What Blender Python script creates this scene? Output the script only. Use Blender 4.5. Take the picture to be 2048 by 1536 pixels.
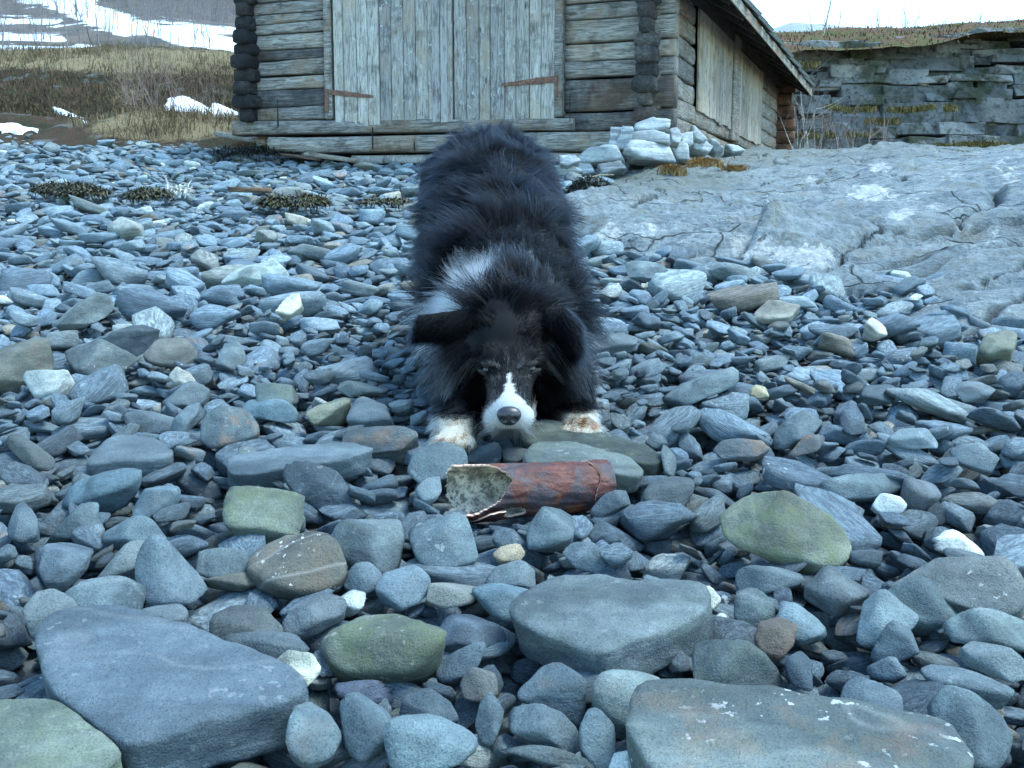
import bpy, bmesh, math, random, sys
import numpy as np
from mathutils import Vector, Matrix
R = math.radians
RNG = np.random.default_rng(7)
random.seed(7)
for o in list(bpy.data.objects): bpy.data.objects.remove(o)
scene = bpy.context.scene
col = scene.collection

# ------------------------------------------------------------------ camera, sky, sun, exposure
PITCH = 7.9; FPX = 2150.0; CAMZ = 0.653
cam_d = bpy.data.cameras.new('camera'); cam_d.sensor_width = 36.0; cam_d.lens = FPX / 2048 * 36
cam_d.clip_start = 0.05; cam_d.clip_end = 4000
cam = bpy.data.objects.new('camera', cam_d); col.objects.link(cam)
cam.location = (0, 0, CAMZ); cam.rotation_euler = (R(90 - PITCH), 0, 0)
scene.camera = cam
SUN_EL, SUN_AZ = 62.0, 95.0        # azimuth measured from +Y (away from the camera) towards +X
world = bpy.data.worlds.new('World'); scene.world = world; world.use_nodes = True
wn = world.node_tree.nodes; wl = world.node_tree.links
sky = wn.new('ShaderNodeTexSky'); sky.sky_type = 'NISHITA'; sky.sun_disc = False
sky.sun_elevation = R(SUN_EL); sky.sun_rotation = R(SUN_AZ); sky.altitude = 10
sky.air_density = 1.0; sky.dust_density = 0.6; sky.ozone_density = 0.0
wb = wn.new('ShaderNodeMix'); wb.data_type = 'RGBA'; wb.blend_type = 'MULTIPLY'; wb.inputs[0].default_value = 1.0; wb.inputs[7].default_value = (.80, 1.05, 1.09, 1)   # the camera's cool daylight balance
wl.new(sky.outputs[0], wb.inputs[6]); wl.new(wb.outputs[2], wn['Background'].inputs[0]); wn['Background'].inputs[1].default_value = 0.13
sun_d = bpy.data.lights.new('sun', 'SUN'); sun_d.energy = 1.2; sun_d.angle = R(26); sun_d.color = (0.88, 1.0, 1.0)
sun = bpy.data.objects.new('sun', sun_d); col.objects.link(sun)
_a, _e = R(SUN_AZ), R(SUN_EL)
_dir = Vector((math.sin(_a) * math.cos(_e), math.cos(_a) * math.cos(_e), math.sin(_e)))
sun.rotation_euler = _dir.to_track_quat('Z', 'Y').to_euler()
vs = scene.view_settings; vs.view_transform = 'Standard'; vs.look = 'None'; vs.gamma = 1.0; vs.exposure = 2.1
vs.use_curve_mapping = False
scene.cycles.max_bounces = 6; scene.cycles.transparent_max_bounces = 8

# ------------------------------------------------------------------ helpers
_cp, _sp = math.cos(R(PITCH)), math.sin(R(PITCH))
def ray(px, py):
    x = (px - 1024) / FPX; y = -(py - 768) / FPX
    return np.array((x, _cp + y * _sp, -_sp + y * _cp))
def at(px, py, Y):
    d = ray(px, py); return np.array((0, 0, CAMZ)) + d * (Y / d[1])
def project(p):
    p = np.asarray(p, float); v = p - np.array((0, 0, CAMZ))
    f = v[..., 1] * _cp - v[..., 2] * _sp; u = v[..., 1] * _sp + v[..., 2] * _cp
    return 1024 + v[..., 0] / f * FPX, 768 - u / f * FPX, f
def plane_hit(px, py, p0, n):
    d = ray(px, py); o = np.array((0, 0, CAMZ)); t = np.dot(np.asarray(p0) - o, n) / np.dot(d, n); return o + d * t
_gy = np.array([-6, 0, 2, 4, 9, 10.5, 12, 14, 20.]); _gz = np.array([-.8, 0, .272, .545, 1.21, 1.46, 1.73, 2.0, 2.3])
def ground_z(x, y):
    x = np.asarray(x, float); y = np.asarray(y, float)
    z = np.interp(y, _gy, _gz)
    z = z + 0.018 * np.sin(1.7 * x + 0.6 * y + 1) * np.sin(1.3 * y - .5 * x) * np.clip((y - 2) / 2, 0, 1)
    z = z + 0.05 * np.clip((-x - 2.5) / 4, 0, 1) * np.clip((y - 6) / 4, 0, 1)
    return z
def ground_hit(px, py, off=0.0):
    d = ray(px, py); lo, hi = 0.3, 40.0; prev = 0.3
    f = lambda t: CAMZ + d[2] * t - ground_z(d[0] * t, d[1] * t) - off
    for t in np.concatenate([np.arange(.5, 6, .05), np.arange(6, 30, .2)]):
        if f(t) < 0: hi = t; lo = prev; break
        prev = t
    else: return np.array((d[0] * 12, d[1] * 12, CAMZ + d[2] * 12))
    for _ in range(30):
        m = .5 * (lo + hi)
        if f(m) < 0: hi = m
        else: lo = m
    return np.array((0, 0, CAMZ)) + d * hi

def mesh_from(name, V, F, mats=(), smooth=True, mat_idx=None):
    me = bpy.data.meshes.new(name)
    V = np.asarray(V, float)
    me.from_pydata([tuple(v) for v in V], [], [tuple(int(i) for i in f) for f in F]); me.update()
    for m in mats: me.materials.append(m)
    if smooth: me.polygons.foreach_set('use_smooth', [True] * len(me.polygons))
    if mat_idx is not None: me.polygons.foreach_set('material_index', list(mat_idx))
    return me
def link(name, me, parent=None, **kw):
    o = bpy.data.objects.new(name, me); col.objects.link(o)
    if parent is not None: o.parent = parent
    for k, v in kw.items(): o[k] = v
    return o
def thing(name, label, cat, loc=(0, 0, 0), rz=0.0, group=None):
    o = bpy.data.objects.new(name, None); col.objects.link(o); o.empty_display_size = .1
    o.location = tuple(loc); o.rotation_euler = (0, 0, rz); o['label'] = label; o['category'] = cat
    if group: o['group'] = group
    return o
_ico = {}
def ico(n):
    if n not in _ico:
        bm = bmesh.new(); bmesh.ops.create_icosphere(bm, subdivisions=n, radius=1.0)
        V = np.array([v.co[:] for v in bm.verts]); V /= np.linalg.norm(V, axis=1, keepdims=True)
        F = [[v.index for v in f.verts] for f in bm.faces]; bm.free(); _ico[n] = (V, F)
    return _ico[n]
# cheap value noise in numpy
_perm = np.random.default_rng(3).random((32, 32, 32))
def vnoise(P):
    P = np.asarray(P, float); i = np.floor(P).astype(int); f = P - i; f = f * f * (3 - 2 * f); o = 0
    for dx in (0, 1):
        for dy in (0, 1):
            for dz in (0, 1):
                w = (f[..., 0] if dx else 1 - f[..., 0]) * (f[..., 1] if dy else 1 - f[..., 1]) * (f[..., 2] if dz else 1 - f[..., 2])
                o = o + w * _perm[(i[..., 0] + dx) % 32, (i[..., 1] + dy) % 32, (i[..., 2] + dz) % 32]
    return o * 2 - 1
def fbm(P, oct=4, gain=.5):
    P = np.asarray(P, float); a = 1; s = 0
    for k in range(oct): s = s + a * vnoise(P * (2 ** k) + 17.3 * k); a *= gain
    return s

# node helper
class NT:
    def __init__(s, name, rough=.7):
        s.m = bpy.data.materials.new(name); s.m.use_nodes = True; s.t = s.m.node_tree; s.n = s.t.nodes; s.l = s.t.links
        s.b = s.n['Principled BSDF']; s.b.inputs['Roughness'].default_value = rough
    def add(s, t, **kw):
        x = s.n.new(t)
        for k, v in kw.items(): setattr(x, k, v)
        return x
    def put(s, sock, v):
        if hasattr(v, 'is_linked') or isinstance(v, bpy.types.NodeSocket): s.l.new(v, sock)
        elif v is not None:
            if sock.type == 'RGBA' and len(v) == 3: v = (*v, 1)
            sock.default_value = v
    def noise(s, vec, scale, detail=4, rough=.55, dist=0, out=0):
        x = s.add('ShaderNodeTexNoise'); s.put(x.inputs['Vector'], vec); x.inputs['Scale'].default_value = scale
        x.inputs['Detail'].default_value = detail; x.inputs['Roughness'].default_value = rough; x.inputs['Distortion'].default_value = dist
        return x.outputs[out]
    def voro(s, vec, scale, feature='F1', out=0, rnd=1.0):
        x = s.add('ShaderNodeTexVoronoi', feature=feature); s.put(x.inputs['Vector'], vec); x.inputs['Scale'].default_value = scale
        x.inputs['Randomness'].default_value = rnd
        return x.outputs[out]
    def ramp(s, f, stops, interp='LINEAR'):
        x = s.add('ShaderNodeValToRGB'); s.put(x.inputs[0], f); e = x.color_ramp; e.interpolation = interp
        while len(e.elements) < len(stops): e.elements.new(.5)
        for el, (p, c) in zip(e.elements, stops):
            el.position = p; el.color = (c, c, c, 1) if not hasattr(c, '__len__') else (*c, 1)
        return x.outputs[0]
    def mix(s, f, a, b, mode='MIX'):
        x = s.add('ShaderNodeMix', data_type='RGBA', blend_type=mode); s.put(x.inputs[0], f); s.put(x.inputs[6], a); s.put(x.inputs[7], b)
        return x.outputs[2]
    def math(s, op, a, b=0.0, c=None, clamp=False):
        x = s.add('ShaderNodeMath', operation=op, use_clamp=clamp); s.put(x.inputs[0], a); s.put(x.inputs[1], b)
        if c is not None: s.put(x.inputs[2], c)
        return x.outputs[0]
    def vmath(s, op, a, b=None, sc=None):
        x = s.add('ShaderNodeVectorMath', operation=op); s.put(x.inputs[0], a)
        if b is not None: s.put(x.inputs[1], b)
        if sc is not None: s.put(x.inputs[3], sc)
        return x.outputs[0]
    def mapping(s, vec, scale=(1, 1, 1), rot=(0, 0, 0), loc=(0, 0, 0)):
        x = s.add('ShaderNodeMapping'); s.put(x.inputs[0], vec); x.inputs['Scale'].default_value = scale
        x.inputs['Rotation'].default_value = rot; x.inputs['Location'].default_value = loc; return x.outputs[0]
    def coord(s, k='Object'): return s.add('ShaderNodeTexCoord').outputs[k]
    def pos(s): return s.add('ShaderNodeNewGeometry').outputs['Position']
    def attr(s, name, typ='GEOMETRY', out='Color'): return s.add('ShaderNodeAttribute', attribute_name=name, attribute_type=typ).outputs[out]
    def sep(s, v):
        x = s.add('ShaderNodeSeparateXYZ'); s.put(x.inputs[0], v); return x.outputs
    def bump(s, h, strength=.3, dist=.01, normal=None):
        x = s.add('ShaderNodeBump'); s.put(x.inputs['Height'], h); x.inputs['Strength'].default_value = strength; x.inputs['Distance'].default_value = dist
        if normal is not None: s.put(x.inputs['Normal'], normal)
        return x.outputs[0]
    def done(s, color=None, normal=None, rough=None, spec=None):
        if color is not None: s.put(s.b.inputs['Base Color'], color)
        if normal is not None: s.put(s.b.inputs['Normal'], normal)
        if rough is not None: s.put(s.b.inputs['Roughness'], rough)
        if spec is not None: s.b.inputs['Specular IOR Level'].default_value = spec
        return s.m

# ------------------------------------------------------------------ stone material (colour per stone: scol; effects per stone: sfx = algae, spots, rust)
def stone_material():
    t = NT('beach_stone', .78)
    P = t.pos(); O = t.coord('Object')
    rnd = t.add('ShaderNodeObjectInfo').outputs['Random']
    off = t.vmath('SCALE', (13.7, 7.1, 21.3), sc=rnd)
    W = t.vmath('ADD', P, off)
    scol = t.attr('scol', 'INSTANCER'); sfx = t.sep(t.attr('sfx', 'INSTANCER', 'Vector'))
    L = t.vmath('ADD', O, off)
    band = t.noise(t.mapping(L, (1.5, 3.0, 14)), 1.6, 5, .6, .6)
    streak = t.noise(t.mapping(L, (2.2, 18, 30)), 1.2, 4, .6, .4)
    fine = t.noise(W, 420, 3, .7)
    mid = t.noise(W, 38, 5, .6)
    c = t.mix(t.ramp(band, [(.4, 0), (.6, 1)]), t.mix(1, scol, (.58, .6, .62), 'MULTIPLY'), t.mix(1, scol, (1.3, 1.28, 1.26), 'MULTIPLY'))
    c = t.mix(t.ramp(streak, [(.4, .0), (.65, .75)]), c, t.mix(1, c, (.66, .68, .7), 'MULTIPLY'))
    c = t.mix(t.ramp(mid, [(.42, 0), (.66, .7)]), c, t.mix(1, c, (1.45, 1.43, 1.4), 'MULTIPLY'))
    c = t.mix(t.ramp(fine, [(.5, 0), (.66, .85)]), c, t.mix(1, c, (.42, .44, .47), 'MULTIPLY'))
    c = t.mix(t.ramp(t.noise(W, 300, 2, .6), [(.66, 0), (.72, .8)]), c, t.mix(1, c, (1.7, 1.7, 1.7), 'MULTIPLY'))
    vein = t.ramp(t.noise(t.mapping(L, (1.2, 1.6, 3), (.5, .3, .8)), 1.1, 3, .5, .8), [(.492, 0), (.5, 1), (.508, 0)])
    c = t.mix(t.math('MULTIPLY', vein, t.math('ADD', t.math('MULTIPLY', sfx[1], .15), .06)), c, (.5, .5, .48))
    # algae
    al = t.math('MULTIPLY', t.ramp(t.noise(W, 26, 6, .72), [(.46, 0), (.64, .85)]), sfx[0])
    c = t.mix(al, c, (.12, .145, .06))
    # lichen or barnacle specks
    sp = t.math('MULTIPLY', t.ramp(t.noise(W, 85, 3, .5), [(.63, 0), (.66, 1)]), t.ramp(t.noise(W, 14, 2, .5), [(.45, 0), (.6, 1)]))
    c = t.mix(t.math('MULTIPLY', sp, sfx[1]), c, (.68, .68, .66))
    rs = t.math('MULTIPLY', t.ramp(t.noise(W, 17, 4, .6), [(.5, 0), (.66, 1)]), sfx[2])
    c = t.mix(rs, c, (.33, .17, .08))
    n = t.bump(t.math('ADD', t.math('MULTIPLY', streak, .5), t.math('ADD', t.math('MULTIPLY', mid, .8), t.math('MULTIPLY', fine, .3))), .9, .008)
    return t.done(c, n, t.ramp(mid, [(.3, .62), (.7, .85)]), .35)
M_STONE = stone_material()

# ------------------------------------------------------------------ stone shapes: soft intersections of half spaces
def soft_body(normals, dists, p, sub):
    V, F = ico(sub)
    d = np.maximum(V @ np.asarray(normals).T, 0) / np.asarray(dists)
    r = (d ** p).sum(1) ** (-1.0 / p)
    return V * r[:, None], F
def random_stone(rng, sub=3):
    k = rng.integers(6, 10); n = []; d = []
    a0 = rng.uniform(0, 6.28)
    for i in range(k):
        a = a0 + 6.283 * (i + rng.uniform(-.3, .3)) / k; el = rng.uniform(-.45, .45)
        n.append((math.cos(a) * math.cos(el), math.sin(a) * math.cos(el), math.sin(el))); d.append(rng.uniform(.68, 1.08))
    for s in (1, -1):
        tx, ty = rng.normal(0, .16, 2); v = np.array((tx, ty, s)); n.append(v / np.linalg.norm(v)); d.append(rng.uniform(.8, 1.0))
        if rng.random() < .6:
            tx, ty = rng.normal(0, .6, 2); v = np.array((tx, ty, s)); n.append(v / np.linalg.norm(v)); d.append(rng.uniform(.85, 1.05))
    V, F = soft_body(n, d, rng.uniform(10, 34), sub)
    V = V * (1 + .035 * fbm(V * 2.1 + rng.uniform(0, 30, 3), 3)[:, None])
    V = V / np.abs(V).max(0)
    return V, F
# ------------------------------------------------------------------ bedrock outcrop heightfield
def tps(pts, vals, reg=1e-3):
    pts = np.asarray(pts, float); n = len(pts)
    d = np.linalg.norm(pts[:, None] - pts[None], axis=2); K = np.where(d > 0, d * d * np.log(d + 1e-9), 0) + reg * np.eye(n)
    P = np.c_[np.ones(n), pts]; A = np.block([[K, P], [P.T, np.zeros((3, 3))]])
    w = np.linalg.solve(A, np.r_[vals, 0, 0, 0])
    def f(x, y):
        x = np.asarray(x, float); y = np.asarray(y, float); s = w[n] + w[n + 1] * x + w[n + 2] * y
        for i in range(n):
            r = np.hypot(x - pts[i, 0], y - pts[i, 1]); s = s + w[i] * np.where(r > 0, r * r * np.log(r + 1e-9), 0)
        return s
    return f
_foot = [(1060, 425), (1100, 470), (1170, 500), (1300, 508), (1450, 517), (1560, 532), (1650, 560), (1740, 582), (1830, 606), (1890, 642), (2048, 655), (2300, 690)]
_op, _ov = [], []
for q in _foot:
    g = ground_hit(*q); _op.append(g[:2]); _ov.append(0.0)
    v = np.array((-.45, -.6)); v /= np.linalg.norm(v); _op.append(g[:2] + v * .4); _ov.append(-.16)
for px, py, Y in [(1300, 345, 7.6), (1400, 320, 8.2), (1480, 307, 8.6), (1560, 303, 9), (1700, 300, 8.6), (1850, 292, 8.2), (2048, 281, 7.5), (2300, 268, 7.0),
                  (1250, 375, 6.6), (1200, 440, 5.2), (1200, 405, 6.0), (1330, 440, 5.2), (1420, 380, 6.3), (1500, 455, 4.75), (1500, 350, 6.9), (1620, 470, 4.55), (1620, 380, 5.9),
                  (1740, 500, 4.15), (1740, 400, 5.3), (1860, 470, 4.3), (1860, 350, 6.0), (1990, 440, 4.4), (1990, 340, 5.8), (2150, 400, 4.7), (2300, 350, 5.2),
                  (1850, 578, 3.45), (1960, 600, 3.22), (1930, 548, 3.6), (2048, 512, 3.75), (2048, 590, 3.3), (1830, 560, 3.66), (2200, 540, 3.5)]:
    p = at(px, py, Y); _op.append(p[:2]); _ov.append(p[2] - float(ground_z(p[0], p[1])))
for x, y, v in [(3, 10.5, .1), (5, 9.5, .15), (1.2, 9.8, .05), (7, 8.5, .3), (.3, 7.6, -.12), (.2, 6.6, -.12), (-.2, 5.8, -.25), (.8, 8.6, .03)]:
    _op.append((x, y)); _ov.append(v)
outcrop_off = tps(_op, np.array(_ov), 2e-3)

# ------------------------------------------------------------------ hand-placed stones, outlines measured in the photograph and set on the beach
# kind: F flat slab lying on the shingle (thickness in m), R chunky cobble
SL = (.14, .2, .24)
HERO = [
 ('big slab', 'F', .055, (.15, .19, .235), (0, .12, 0), [(88,1290),(130,1262),(235,1256),(334,1276),(450,1316),(560,1360),(607,1405),(597,1430),(440,1480),(268,1526),(225,1500),(110,1394)], 'big smooth blue-grey slab, the largest stone in the lower left corner', 1),
 ('corner slab', 'F', .05, (.23, .26, .22), (.35, .1, 0), [(-30,1442),(60,1434),(140,1450),(200,1500),(245,1540),(180,1600),(-40,1600)], 'pale greenish slab cut off by the bottom left corner', 1),
 ('brown spotted stone', 'R', .7, (.16, .145, .125), (0, 1, .25), [(495,1110),(520,1085),(600,1073),(655,1085),(692,1135),(680,1170),(640,1190),(590,1192),(545,1180),(510,1150)], 'brown cobble with white spots below the long green stone', 1),
 ('long green stone', 'R', .6, (.16, .18, .15), (.6, .15, 0), [(460,1025),(470,1000),(500,993),(620,993),(670,1015),(680,1030),(650,1055),(560,1072),(490,1080),(462,1065)], 'long blunt stone with a green film, left of the hollow tube', 1),
 ('dark wedge', 'R', .5, (.10, .13, .16), (0, .1, 0), [(570,960),(580,925),(610,916),(680,950),(700,985),(697,1010),(650,1012),(600,995)], 'dark wedge-shaped stone standing just behind the long green stone', 1),
 ('', 'R', .5, SL, (0, 0, 0), [(117,990),(140,960),(200,945),(265,940),(290,955),(280,975),(230,1000),(150,1013),(118,1008)], '', 0),
 ('', 'R', .75, SL, (0, 0, .2), [(265,1020),(275,985),(310,965),(350,968),(355,990),(335,1020),(300,1040),(270,1038)], '', 0),
 ('', 'F', .03, (.2, .24, .28), (0, 0, 0), [(178,940),(185,918),(215,890),(250,880),(320,895),(345,918),(335,930),(290,935)], '', 0),
 ('', 'R', .45, (.19, .2, .2), (0, 0, 0), [(15,890),(20,870),(40,868),(105,915),(108,935),(90,943),(60,935)], '', 0),
 ('rust-spotted block', 'R', .8, (.13, .165, .19), (0, .1, .8), [(403,870),(410,845),(440,825),(490,822),(515,845),(515,870),(470,890),(420,903),(405,890)], 'dark rounded block with an orange rust spot on its face', 1),
 ('', 'R', .6, (.13, .16, .17), (.5, 0, 0), [(515,790),(515,755),(540,745),(575,755),(590,790),(590,835),(560,838),(520,825)], '', 0),
 ('', 'R', .6, SL, (0, 0, 0), [(483,812),(500,797),(560,802),(592,820),(588,842),(540,848),(500,838)], '', 0),
 ('broad dark stone', 'R', .55, (.125, .16, .185), (0, .25, 0), [(803,1040),(830,1025),(900,1030),(950,1045),(985,1080),(985,1100),(940,1125),(870,1148),(840,1130),(825,1095)], 'broad dark grey stone in front of the torn end of the tube', 1),
 ('leaning stone', 'R', .6, (.15, .19, .215), (0, .1, 0), [(1048,1080),(1060,1045),(1095,1010),(1120,997),(1148,1010),(1150,1050),(1140,1085),(1110,1098),(1055,1098)], 'upright blue-grey stone leaning against the middle of the tube', 1),
 ('tan pebble', 'R', .9, (.37, .29, .21), (0, 0, .4), [(985,1110),(1000,1095),(1035,1092),(1050,1105),(1040,1122),(1000,1128)], 'small tan pebble below the hollow tube', 1),
 ('', 'R', .7, (.14, .17, .19), (.15, .1, 0), [(650,1085),(690,1060),(795,1045),(805,1065),(795,1110),(765,1145),(740,1130),(680,1110)], '', 0),
 ('mossy stone', 'R', .75, (.22, .23, .19), (.85, 0, .1), [(1424,1035),(1440,1010),(1490,993),(1540,1000),(1610,1025),(1680,1070),(1697,1100),(1680,1130),(1640,1143),(1560,1125),(1490,1100),(1440,1070)], 'large rounded stone with green algae on top, right of the hollow tube', 1),
 ('long brown-grey stone', 'R', .5, (.165, .175, .18), (0, .4, 0), [(1750,1145),(1770,1115),(1830,1110),(1900,1125),(2000,1140),(2045,1190),(2040,1225),(2000,1238),(1950,1215),(1850,1180),(1770,1165)], 'long smooth brown-grey stone lying slanted by the right edge', 1),
 ('', 'R', .6, (.155, .2, .22), (.12, 0, 0), [(1765,1190),(1790,1170),(1850,1163),(1910,1185),(1955,1215),(1940,1240),(1870,1250),(1800,1225)], '', 0),
 ('pale boot-shaped slab', 'F', .05, (.2, .235, .255), (.12, .1, 0), [(1035,1255),(1060,1220),(1130,1190),(1300,1205),(1400,1195),(1420,1222),(1400,1258),(1270,1310),(1200,1345),(1160,1330),(1120,1310),(1060,1290)], 'big pale blue-grey slab in the middle foreground, with a blunt end', 1),
 ('green block', 'R', .8, (.2, .215, .17), (.7, .25, 0), [(645,1275),(665,1250),(740,1222),(800,1240),(860,1290),(878,1325),(850,1350),(780,1360),(700,1345),(665,1320)], 'square block streaked with green, between big slab and pale slab', 1),
 ('', 'R', .55, (.1, .13, .17), (0, 0, 0), [(850,1265),(880,1232),(940,1222),(1005,1250),(1010,1275),(980,1290),(900,1298),(855,1280)], '', 0),
 ('', 'R', .6, (.1, .13, .16), (0, 0, 0), [(880,1320),(920,1300),(1000,1290),(1006,1308),(960,1345),(890,1365),(868,1345)], '', 0),
 ('', 'R', .5, SL, (0, .1, 0), [(944,1180),(975,1165),(1040,1170),(1115,1185),(1060,1215),(1015,1245),(985,1232)], '', 0),
 ('banded oval stone', 'R', .6, (.14, .17, .18), (.3, 0, 0), [(1320,1335),(1350,1300),(1410,1275),(1500,1300),(1560,1330),(1575,1365),(1560,1385),(1460,1390),(1380,1378),(1330,1355)], 'large banded oval stone right of the pale slab', 1),
 ('speckled slab', 'F', .06, (.21, .245, .25), (.15, .5, .3), [(1265,1470),(1290,1425),(1380,1408),(1550,1425),(1740,1455),(1860,1480),(1905,1520),(1910,1590),(1700,1660),(1350,1620),(1280,1530)], 'wide pale speckled slab running out of the bottom edge on the right', 1),
 ('mottled cobble', 'R', .8, (.2, .24, .245), (.2, .3, .2), [(1185,1400),(1210,1355),(1270,1345),(1320,1360),(1336,1400),(1310,1440),(1260,1462),(1210,1440)], 'round mottled cobble behind the left end of the speckled slab', 1),
 ('', 'R', .6, (.15, .19, .22), (0, 0, .35), [(1025,1370),(1050,1338),(1120,1328),(1160,1360),(1170,1400),(1150,1440),(1110,1430),(1040,1400)], '', 0),
 ('', 'R', .6, (.14, .175, .2), (0, 0, 0), [(1010,1425),(1030,1400),(1080,1412),(1150,1450),(1165,1490),(1150,1505),(1100,1490),(1030,1460)], '', 0),
 ('', 'R', .6, (.15, .2, .23), (0, 0, 0), [(775,1490),(800,1460),(880,1435),(945,1445),(952,1470),(920,1515),(880,1545),(790,1545)], '', 0),
 ('', 'R', .7, (.14, .185, .22), (0, 0, 0), [(684,1425),(720,1405),(760,1410),(800,1450),(770,1490),(720,1520),(690,1490)], '', 0),
 ('', 'R', .8, (.13, .17, .195), (0, 0, .15), [(578,1480),(590,1430),(620,1408),(660,1430),(682,1470),(665,1510),(610,1535),(585,1520)], '', 0),
 ('purple-grey flake', 'R', .5, (.09, .105, .15), (0, 0, 0), [(600,1395),(640,1370),(740,1358),(790,1362),(803,1385),(760,1400),(680,1412),(610,1412)], 'dark purple-grey flat stone under the green block', 1),
 ('white quartz', 'R', .9, (.62, .6, .5), (0, 0, 0), [(525,1340),(560,1320),(620,1322),(640,1345),(625,1365),(600,1387),(570,1370),(530,1355)], 'creamy white quartz stone at the corner of the big slab', 1),
 ('white lump', 'R', .9, (.62, .63, .62), (0, 0, 0), [(660,1200),(690,1178),(745,1190),(750,1205),(710,1222),(670,1215)], 'small knobbly white stone above the green block', 1),
 ('', 'R', .8, (.17, .18, .18), (0, 0, 0), [(420,1280),(430,1245),(470,1222),(530,1222),(562,1250),(550,1280),(510,1290),(450,1305),(425,1300)], '', 0),
 ('', 'R', .6, (.15, .18, .2), (0, 0, 0), [(455,1320),(460,1270),(480,1258),(540,1280),(610,1280),(650,1270),(640,1310),(580,1330)], '', 0),
 ('', 'R', .6, (.15, .17, .19), (0, 0, 0), [(550,1255),(580,1215),(650,1190),(690,1200),(685,1230),(620,1265),(570,1272)], '', 0),
 ('', 'R', .7, (.16, .185, .205), (0, 0, 0), [(235,1265),(260,1225),(350,1200),(372,1215),(365,1255),(310,1275),(250,1278)], '', 0),
 ('', 'R', .7, (.15, .19, .225), (0, 0, 0), [(275,1160),(290,1120),(320,1103),(400,1145),(410,1170),(380,1205),(310,1215),(290,1205)], '', 0),
 ('', 'R', .55, (.16, .205, .235), (0, .2, 0), [(130,1205),(170,1175),(250,1160),(290,1170),(285,1205),(240,1250),(200,1255),(150,1230)], '', 0),
 ('', 'R', .8, (.15, .175, .19), (0, 0, 0), [(55,1230),(75,1195),(110,1187),(155,1220),(160,1245),(120,1275),(70,1278)], '', 0),
 ('', 'R', .6, (.17, .195, .205), (0, 0, 0), [(180,1155),(205,1110),(270,1085),(325,1100),(300,1130),(260,1150),(200,1165)], '', 0),
 ('', 'R', .7, (.155, .2, .23), (0, 0, 0), [(205,1080),(210,1040),(235,1018),(300,1045),(335,1085),(325,1095),(250,1090)], '', 0),
 ('', 'R', .8, (.13, .165, .2), (0, 0, 0), [(82,1150),(95,1100),(130,1080),(190,1085),(170,1130),(130,1165),(95,1170)], '', 0),
 ('', 'R', .6, (.14, .18, .205), (0, 0, 0), [(78,1065),(110,1035),(190,1008),(215,1020),(205,1045),(140,1070)], '', 0),
 ('', 'R', .8, (.12, .155, .185), (0, 0, 0), [(12,1060),(30,1020),(50,1010),(75,1040),(75,1075),(45,1090),(15,1075)], '', 0),
 ('', 'R', .7, (.16, .195, .215), (0, 0, 0), [(395,1150),(400,1110),(440,1105),(495,1110),(500,1140),(450,1165)], '', 0),
 ('', 'R', .6, (.13, .125, .11), (0, 0, 0), [(412,1165),(440,1142),(510,1140),(530,1165),(480,1180)], '', 0),
 ('', 'F', .035, (.175, .22, .26), (0, 0, 0), [(458,945),(480,920),(560,910),(700,905),(740,918),(700,935),(600,945),(540,960),(470,960)], '', 0),
 ('rusty flat stone', 'R', .4, (.16, .18, .195), (0, 0, .6), [(610,890),(640,865),(700,855),(790,865),(835,885),(800,905),(700,908),(640,905)], 'flat brownish streaked stone left of the dog\'s white paw', 1),
 ('', 'R', .6, (.16, .19, .22), (0, 0, 0), [(700,850),(710,800),(730,790),(770,810),(785,850),(740,858)], '', 0),
 ('paw slab', 'F', .035, (.105, .125, .12), (.3, .3, 0), [(1042,895),(1060,870),(1110,862),(1180,870),(1300,905),(1325,925),(1300,935),(1180,920),(1080,912)], 'long dark greenish slab under the dog\'s white paw', 1),
 ('slab behind tube', 'F', .04, (.2, .23, .23), (.2, .2, 0), [(1050,935),(1075,908),(1140,905),(1250,928),(1278,950),(1265,965),(1180,958),(1060,950)], 'pale green-grey stone directly behind the hollow tube', 1),
 ('', 'R', .8, (.09, .11, .125), (0, .1, 0), [(930,920),(945,900),(985,893),(1005,905),(1000,925),(960,935)], '', 0),
 ('triangular dark stone', 'R', .7, (.085, .09, .09), (0, 0, 0), [(1005,905),(1025,888),(1065,905),(1060,920),(1035,932),(1010,925)], 'small dark triangular stone under the dog\'s chin', 1),
 ('', 'R', .7, (.11, .145, .17), (0, .15, 0), [(812,950),(830,915),(880,898),(925,905),(935,930),(900,955),(840,970)], '', 0),
 ('', 'R', .6, (.15, .19, .22), (0, 0, 0), [(832,985),(855,958),(878,950),(884,980),(872,1000),(848,1010)], '', 0),
 ('', 'R', .7, (.15, .17, .185), (0, 0, 0), [(1283,1000),(1300,970),(1340,955),(1378,965),(1382,990),(1360,1015),(1310,1022)], '', 0),
 ('', 'R', .5, (.13, .16, .19), (0, 0, 0), [(1178,1015),(1210,990),(1270,982),(1295,990),(1260,1010),(1200,1028)], '', 0),
 ('white-bellied pebble', 'R', .9, (.66, .67, .66), (0, 0, 0), [(1745,1010),(1760,990),(1800,993),(1812,1015),(1800,1030),(1760,1028)], 'white rounded pebble below the long bar-shaped stone on the right', 1),
 ('bar-shaped stone', 'R', .7, (.16, .2, .225), (0, 0, 0), [(1642,985),(1680,965),(1760,950),(1800,955),(1800,975),(1740,995),(1660,1003)], 'bar-shaped blue-grey stone just above the white rounded pebble', 1),
 ('', 'R', .9, (.13, .145, .165), (0, 0, 0), [(1803,990),(1808,965),(1850,957),(1880,970),(1880,1000),(1850,1012),(1810,1005)], '', 0),
 ('white-topped stone', 'R', .6, (.6, .61, .6), (0, 0, .25), [(1852,1080),(1870,1062),(1930,1065),(1975,1085),(1975,1100),(1920,1095),(1860,1105)], 'white elongated stone near the right edge above the long brown-grey stone', 1),
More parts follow.
